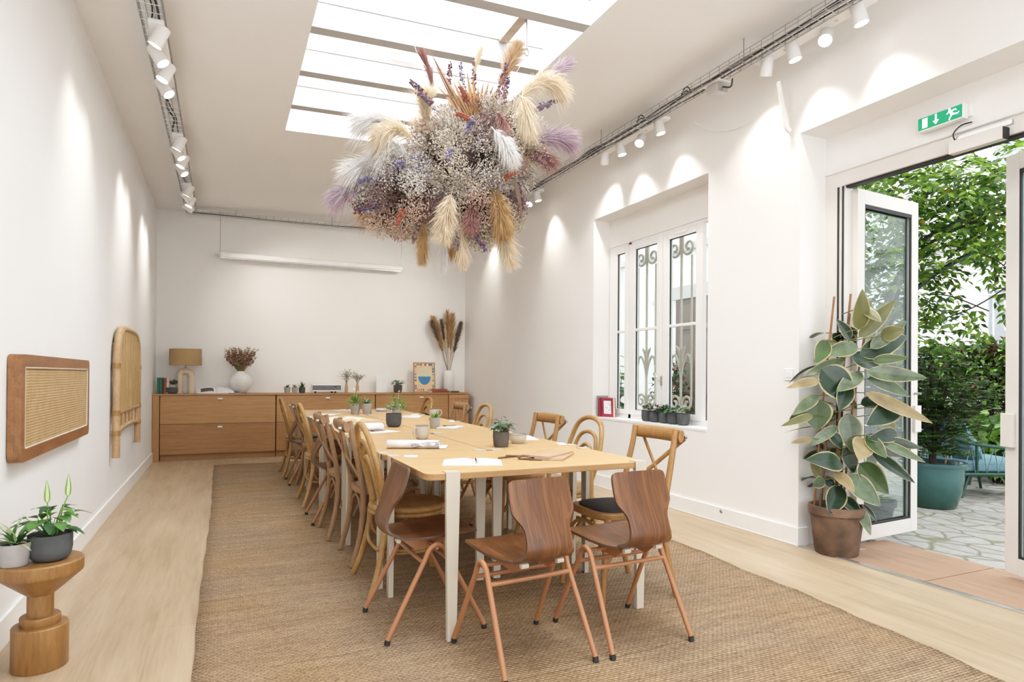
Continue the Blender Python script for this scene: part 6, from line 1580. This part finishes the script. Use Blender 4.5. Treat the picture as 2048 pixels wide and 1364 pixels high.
toprail = [(.42, -.385, .50), (.1, -.39, .535), (-.25, -.385, .58), (-.40, -.30, .62), (-.44, 0, .64), (-.40, .30, .62), (-.25, .385, .58), (.1, .39, .535), (.42, .385, .50)]
MB().tube(smoothpath(toprail, 6), .019, 8).build('arm_rail', M['agreen'], ac, smooth=60)
for x, y, z in ((-.20, -.37, .57), (.30, -.375, .515), (-.20, .37, .57), (.30, .375, .515)): MB().tube([(x, y * .97, .26), (x - .02, y * 1.03, z)], .014, 8).build('arm_post', M['agreen'], ac, smooth=60)
o = MB()
for sy in (-1, 1):
    P = []
    for i in range(13): P.append((lerp(-.34, .38, i / 12), sy * (.362 if i % 2 == 0 else .386), .275 if i % 2 == 0 else lerp(.59, .505, i / 12)))
    o.tube(P, .006, 6)
P = [(-.40 if i % 2 == 0 else -.43, lerp(-.3, .3, i / 12), .275 if i % 2 == 0 else .625) for i in range(13)]; o.tube(P, .006, 6)
o.build('woven_cord', M['acord'], ac, smooth=60)
c = MB(); c.prism(rrect(-.34, .40, -.33, .33, .07, 5), .275, .40); c.build('seat_cushion', M['ablue'], ac, smooth=50, bev=.035, bseg=4)
def pillow(w, h, t_, M_, mb):
    vs = []; n = 14
    for s in (-1, 1):
        for i in range(n + 1):
            for j in range(n + 1):
                a, b_ = 2 * i / n - 1, 2 * j / n - 1; e = ((1 - a ** 4) * (1 - b_ ** 4)) ** .5; vs.append(M_ @ V((s * t_ * e, w * a * (1 - .06 * b_ * b_), h * b_ * (1 - .06 * a * a))))
    k = n + 1
    for s in (0, 1):
        o = s * k * k; fs = [(o + i * k + j, o + i * k + j + 1, o + (i + 1) * k + j + 1, o + (i + 1) * k + j) for i in range(n) for j in range(n)]
        mb.add([], []); mb.f += fs; mb.m += [0] * len(fs)
    mb.v += [tuple(p) for p in vs]; return mb
pillow(.32, .225, .10, Matrix.Translation((-.235, 0, .59)) @ Matrix.Rotation(-.32, 4, 'Y'), MB()).build('back_cushion', M['ablue2'], ac, smooth=180)
tag(pillow(.20, .15, .07, Matrix.Translation((7.50, 4.29, GZ)) @ Matrix.Rotation(-.4256, 4, 'Z') @ Matrix.Translation((-.10, -.02, .53)) @ Matrix.Rotation(-.5, 4, 'Y'), MB()).build('throw_pillow', M['ablue'], smooth=180), 'small light blue throw pillow leaning on the lounge armchair back', 'cushion')

# dark slatted fence with ivy, hydrangea, planters
fn = thing('slatted_fence', 'black stained horizontal slat fence at the back of the courtyard', 'fence', (9.5, 5.2, GZ))
b = MB()
for i in range(11): b.box(0, .025, -3.2, 3.0, .04 + i * .155, .04 + i * .155 + .135)
b.build('fence_board', M['dark_slat'], fn, bev=.003)
for y in (-3, -1.5, 0, 1.5, 2.9): MB().box(.026, .09, y, y + .07, 0, 1.74).build('fence_post', M['dark_slat'], fn)
def bush(name, label, cat, c, rr, n, mats, L, W, seed, stems=True, floor=GZ):
    t = thing(name, label, cat, (c[0], c[1], floor)); rnd = random.Random(seed); b = MB(); s_ = MB(); O_ = V((c[0], c[1], floor))
    for i in range(n):
        o = V((rnd.gauss(0, 1), rnd.gauss(0, 1), rnd.gauss(0, 1))).normalized() * rnd.random() ** .4
        p = V((o.x * rr[0], o.y * rr[1], c[2] - floor + o.z * rr[2]))
        if p.z < .03: continue
        d = V((rnd.uniform(-1, 1), rnd.uniform(-1, 1), rnd.uniform(-.7, .4))); b.leaf(p, d, V((rnd.uniform(-.4, .4), rnd.uniform(-.4, .4), 1)), L * rnd.uniform(.7, 1.1), W * rnd.uniform(.8, 1.1), .4, .15, 3, .6, rnd.randrange(len(mats)), nw=1)
        if stems and i % 25 == 0: s_.tube([(o.x * .05, o.y * .05, 0), (p.x * .5, p.y * .5, p.z * .6), p], .006, 4)
    b.build('foliage', mats, t)
    if s_.v: s_.build('stem', M['bark_d'], t)
    return t
M['ivy'] = plain('ivy_leaf', (.11, .185, .035), .5, var=.35, vs=6, trans=.3); M['ivy2'] = plain('ivy_leaf_dark', (.045, .095, .025), .5, var=.35, vs=6, trans=.2); M['ivyr'] = plain('ivy_leaf_red', (.15, .06, .03), .5, var=.3, trans=.2)
bush('ivy', 'light green ivy cascading over the dark slat fence', 'climbing plant', (9.38, 5.15, 1.30), (.16, .95, .50), 1700, [M['ivy'], M['ivy'], M['ivy2'], M['leaf_l'], M['ivyr']], .10, .065, 71)
bush('ivy', 'ivy growing along the fence top behind the maple', 'climbing plant', (9.40, 6.6, 1.50), (.16, .8, .28), 800, [M['ivy'], M['ivy2'], M['ivy2']], .10, .065, 72)
hy = bush('hydrangea', 'broad leaved hydrangea bush with white flower heads beside the armchair', 'shrub', (8.55, 4.60, .42), (.34, .38, .40), 420, [M['leaf_l'], M['ivy'], M['ivy2']], .17, .11, 73)
for p in ((-.1, -.25, 1.16), (.12, -.25, 1.02), (-.25, .45, .95)):
    b = MB(); rn = random.Random(p[0])
    for i in range(160):
        o = V((rn.gauss(0, 1), rn.gauss(0, 1), rn.gauss(0, 1))).normalized(); b.diamond(V(p) + o * .075, o.orthogonal(), o, .04, .035)
    b.tube([(p[0] * .3, p[1] * .3, .2), V(p)], .005, 5); b.build('flower_head', M['flower_w'], hy)
bush('shrub', 'low grey green shrub behind the armchair at the fence foot', 'shrub', (8.9, 5.25, .20), (.3, .5, .30), 500, [M['leaf_g'], M['ivy2']], .09, .04, 74)
bush('courtyard_shrub', 'dark leafy shrub in front of the brown annex door, seen through the window', 'shrub', (6.15, 7.75, .75), (.28, .36, .85), 900, [M['ivy2'], M['leaf_d'], M['ivyr']], .10, .06, 75)
bush('courtyard_plant', 'upright leafy plant before the white column, seen through the window', 'shrub', (5.2, 7.75, .75), (.16, .18, .75), 90, [M['leaf'], M['leaf_d']], .16, .11, 76)
M['planter'] = plain('dark_grey_planter', (.05, .055, .065), .7, var=.1)
for i, (x, y, lb) in enumerate(((8.05, 4.75, 'dark grey planter pot behind the armchair, closer to the turquoise pot'), (8.55, 4.15, 'dark grey planter pot behind the armchair front leg'), (4.95, 3.60, 'dark grey planter pot behind the open glass door leaf'))):
    t = thing('planter_pot', lb, 'planter', (x, y, GZ), 0, 'dark planters in the courtyard')
    MB().lathe([(0, 0), (.12, 0), (.16, .20), (.175, .20), (.18, .245), (.165, .245), (.155, .2), (0, .2)], 24).build('pot_body', M['planter'], t, smooth=40)
    MB().lathe([(0, .215), (.158, .21)], 20).build('soil', M['soil'], t)
    b = MB(); rn = random.Random(i)
    for k in range(60):
        a = rn.random() * 6.3; b.leaf((0, 0, .2), V((math.cos(a), math.sin(a), rn.uniform(.2, 1.6))), V((0, 0, 1)), rn.uniform(.1, .2), .05, .6, .15, 3, .6, nw=1)
    b.build('foliage', M['ivy2'], t)
# ------------------------------------------------------------------ light, sky, camera
SKY, E_SKYL, E_FRONT, EXPO = 2.8, 215, 26, 0.40
w = bpy.data.worlds.new('sky'); scn.world = w; w.use_nodes = True
bg = w.node_tree.nodes['Background']; bg.inputs[0].default_value = (.93, .965, 1, 1); bg.inputs[1].default_value = SKY
def area(name, loc, rot, sx, sy, e, col):
    L = bpy.data.lights.new(name, 'AREA'); L.shape = 'RECTANGLE'; L.size = sx; L.size_y = sy; L.energy = e; L.color = col
    o = bpy.data.objects.new(name, L); COL.objects.link(o); o.location = loc; o.rotation_euler = rot; return o
area('skylight_lamp', ((SX0 + SX1) / 2, (SY0 + SY1) / 2, 4.3), (0, 0, 0), 1.9, 5.8, E_SKYL, (.97, .985, 1))
area('front_fill_lamp', (1.4, YF + .05, 1.9), (PI / 2, 0, 0), 4.2, 3.0, E_FRONT, (.97, .985, 1))  # added soft fill lamp behind the camera, at the room's open front end
sun = bpy.data.lights.new('soft_sun', 'SUN'); sun.energy = 1.2; sun.angle = .6; sun.color = (1, .97, .9)
so = bpy.data.objects.new('soft_sun', sun); COL.objects.link(so); so.rotation_euler = (math.radians(28), math.radians(-22), 0)
cam = bpy.data.cameras.new('camera'); co = bpy.data.objects.new('camera', cam); COL.objects.link(co)
fpx, yaw, pit, rol, cyp = 1272.65, .42562, .00508, .00763, 745.4
fw = V((math.sin(yaw) * math.cos(pit), math.cos(yaw) * math.cos(pit), math.sin(pit))); rr = V((math.cos(yaw), -math.sin(yaw), 0)); uu = rr.cross(fw)
c_, s_ = math.cos(rol), math.sin(rol); r2 = rr * c_ + uu * s_; u2 = uu * c_ - rr * s_
co.matrix_world = Matrix(((r2.x, u2.x, -fw.x, 0), (r2.y, u2.y, -fw.y, 0), (r2.z, u2.z, -fw.z, 1.18), (0, 0, 0, 1)))
cam.sensor_width = 36; cam.lens = fpx * 36 / 2048; cam.shift_y = (cyp - 682) / 2048; cam.clip_start = .05; cam.clip_end = 100
scn.camera = co
scn.view_settings.view_transform = 'Standard'; scn.view_settings.look = 'None'; scn.view_settings.exposure = EXPO; scn.view_settings.gamma = 1.0
vs_ = scn.view_settings; vs_.use_curve_mapping = True; cmv = vs_.curve_mapping
WL, KT = 2.6, 1.3
cmv.black_level = (0, 0, 0); cmv.white_level = (WL, WL, WL); cmv.clip_min_x = 0; cmv.clip_min_y = 0; cmv.clip_max_x = 1; cmv.clip_max_y = 1
cc = cmv.curves[3]
for q in (.006, .02, .05, .09, .14, .2, .28, .38, .5, .7): cc.points.new(q, (1 - math.exp(-KT * WL * q)) ** 1.12)
cc.points[0].location = (0, 0); cc.points[-1].location = (1, (1 - math.exp(-KT * WL)) ** 1.12); cmv.update()
cy = scn.cycles
cy.max_bounces = 7; cy.diffuse_bounces = 4; cy.glossy_bounces = 3; cy.transmission_bounces = 3; cy.transparent_max_bounces = 8
cy.use_adaptive_sampling = True; cy.adaptive_threshold = .15
cy.sample_clamp_indirect = 6; cy.caustics_reflective = False; cy.caustics_refractive = False
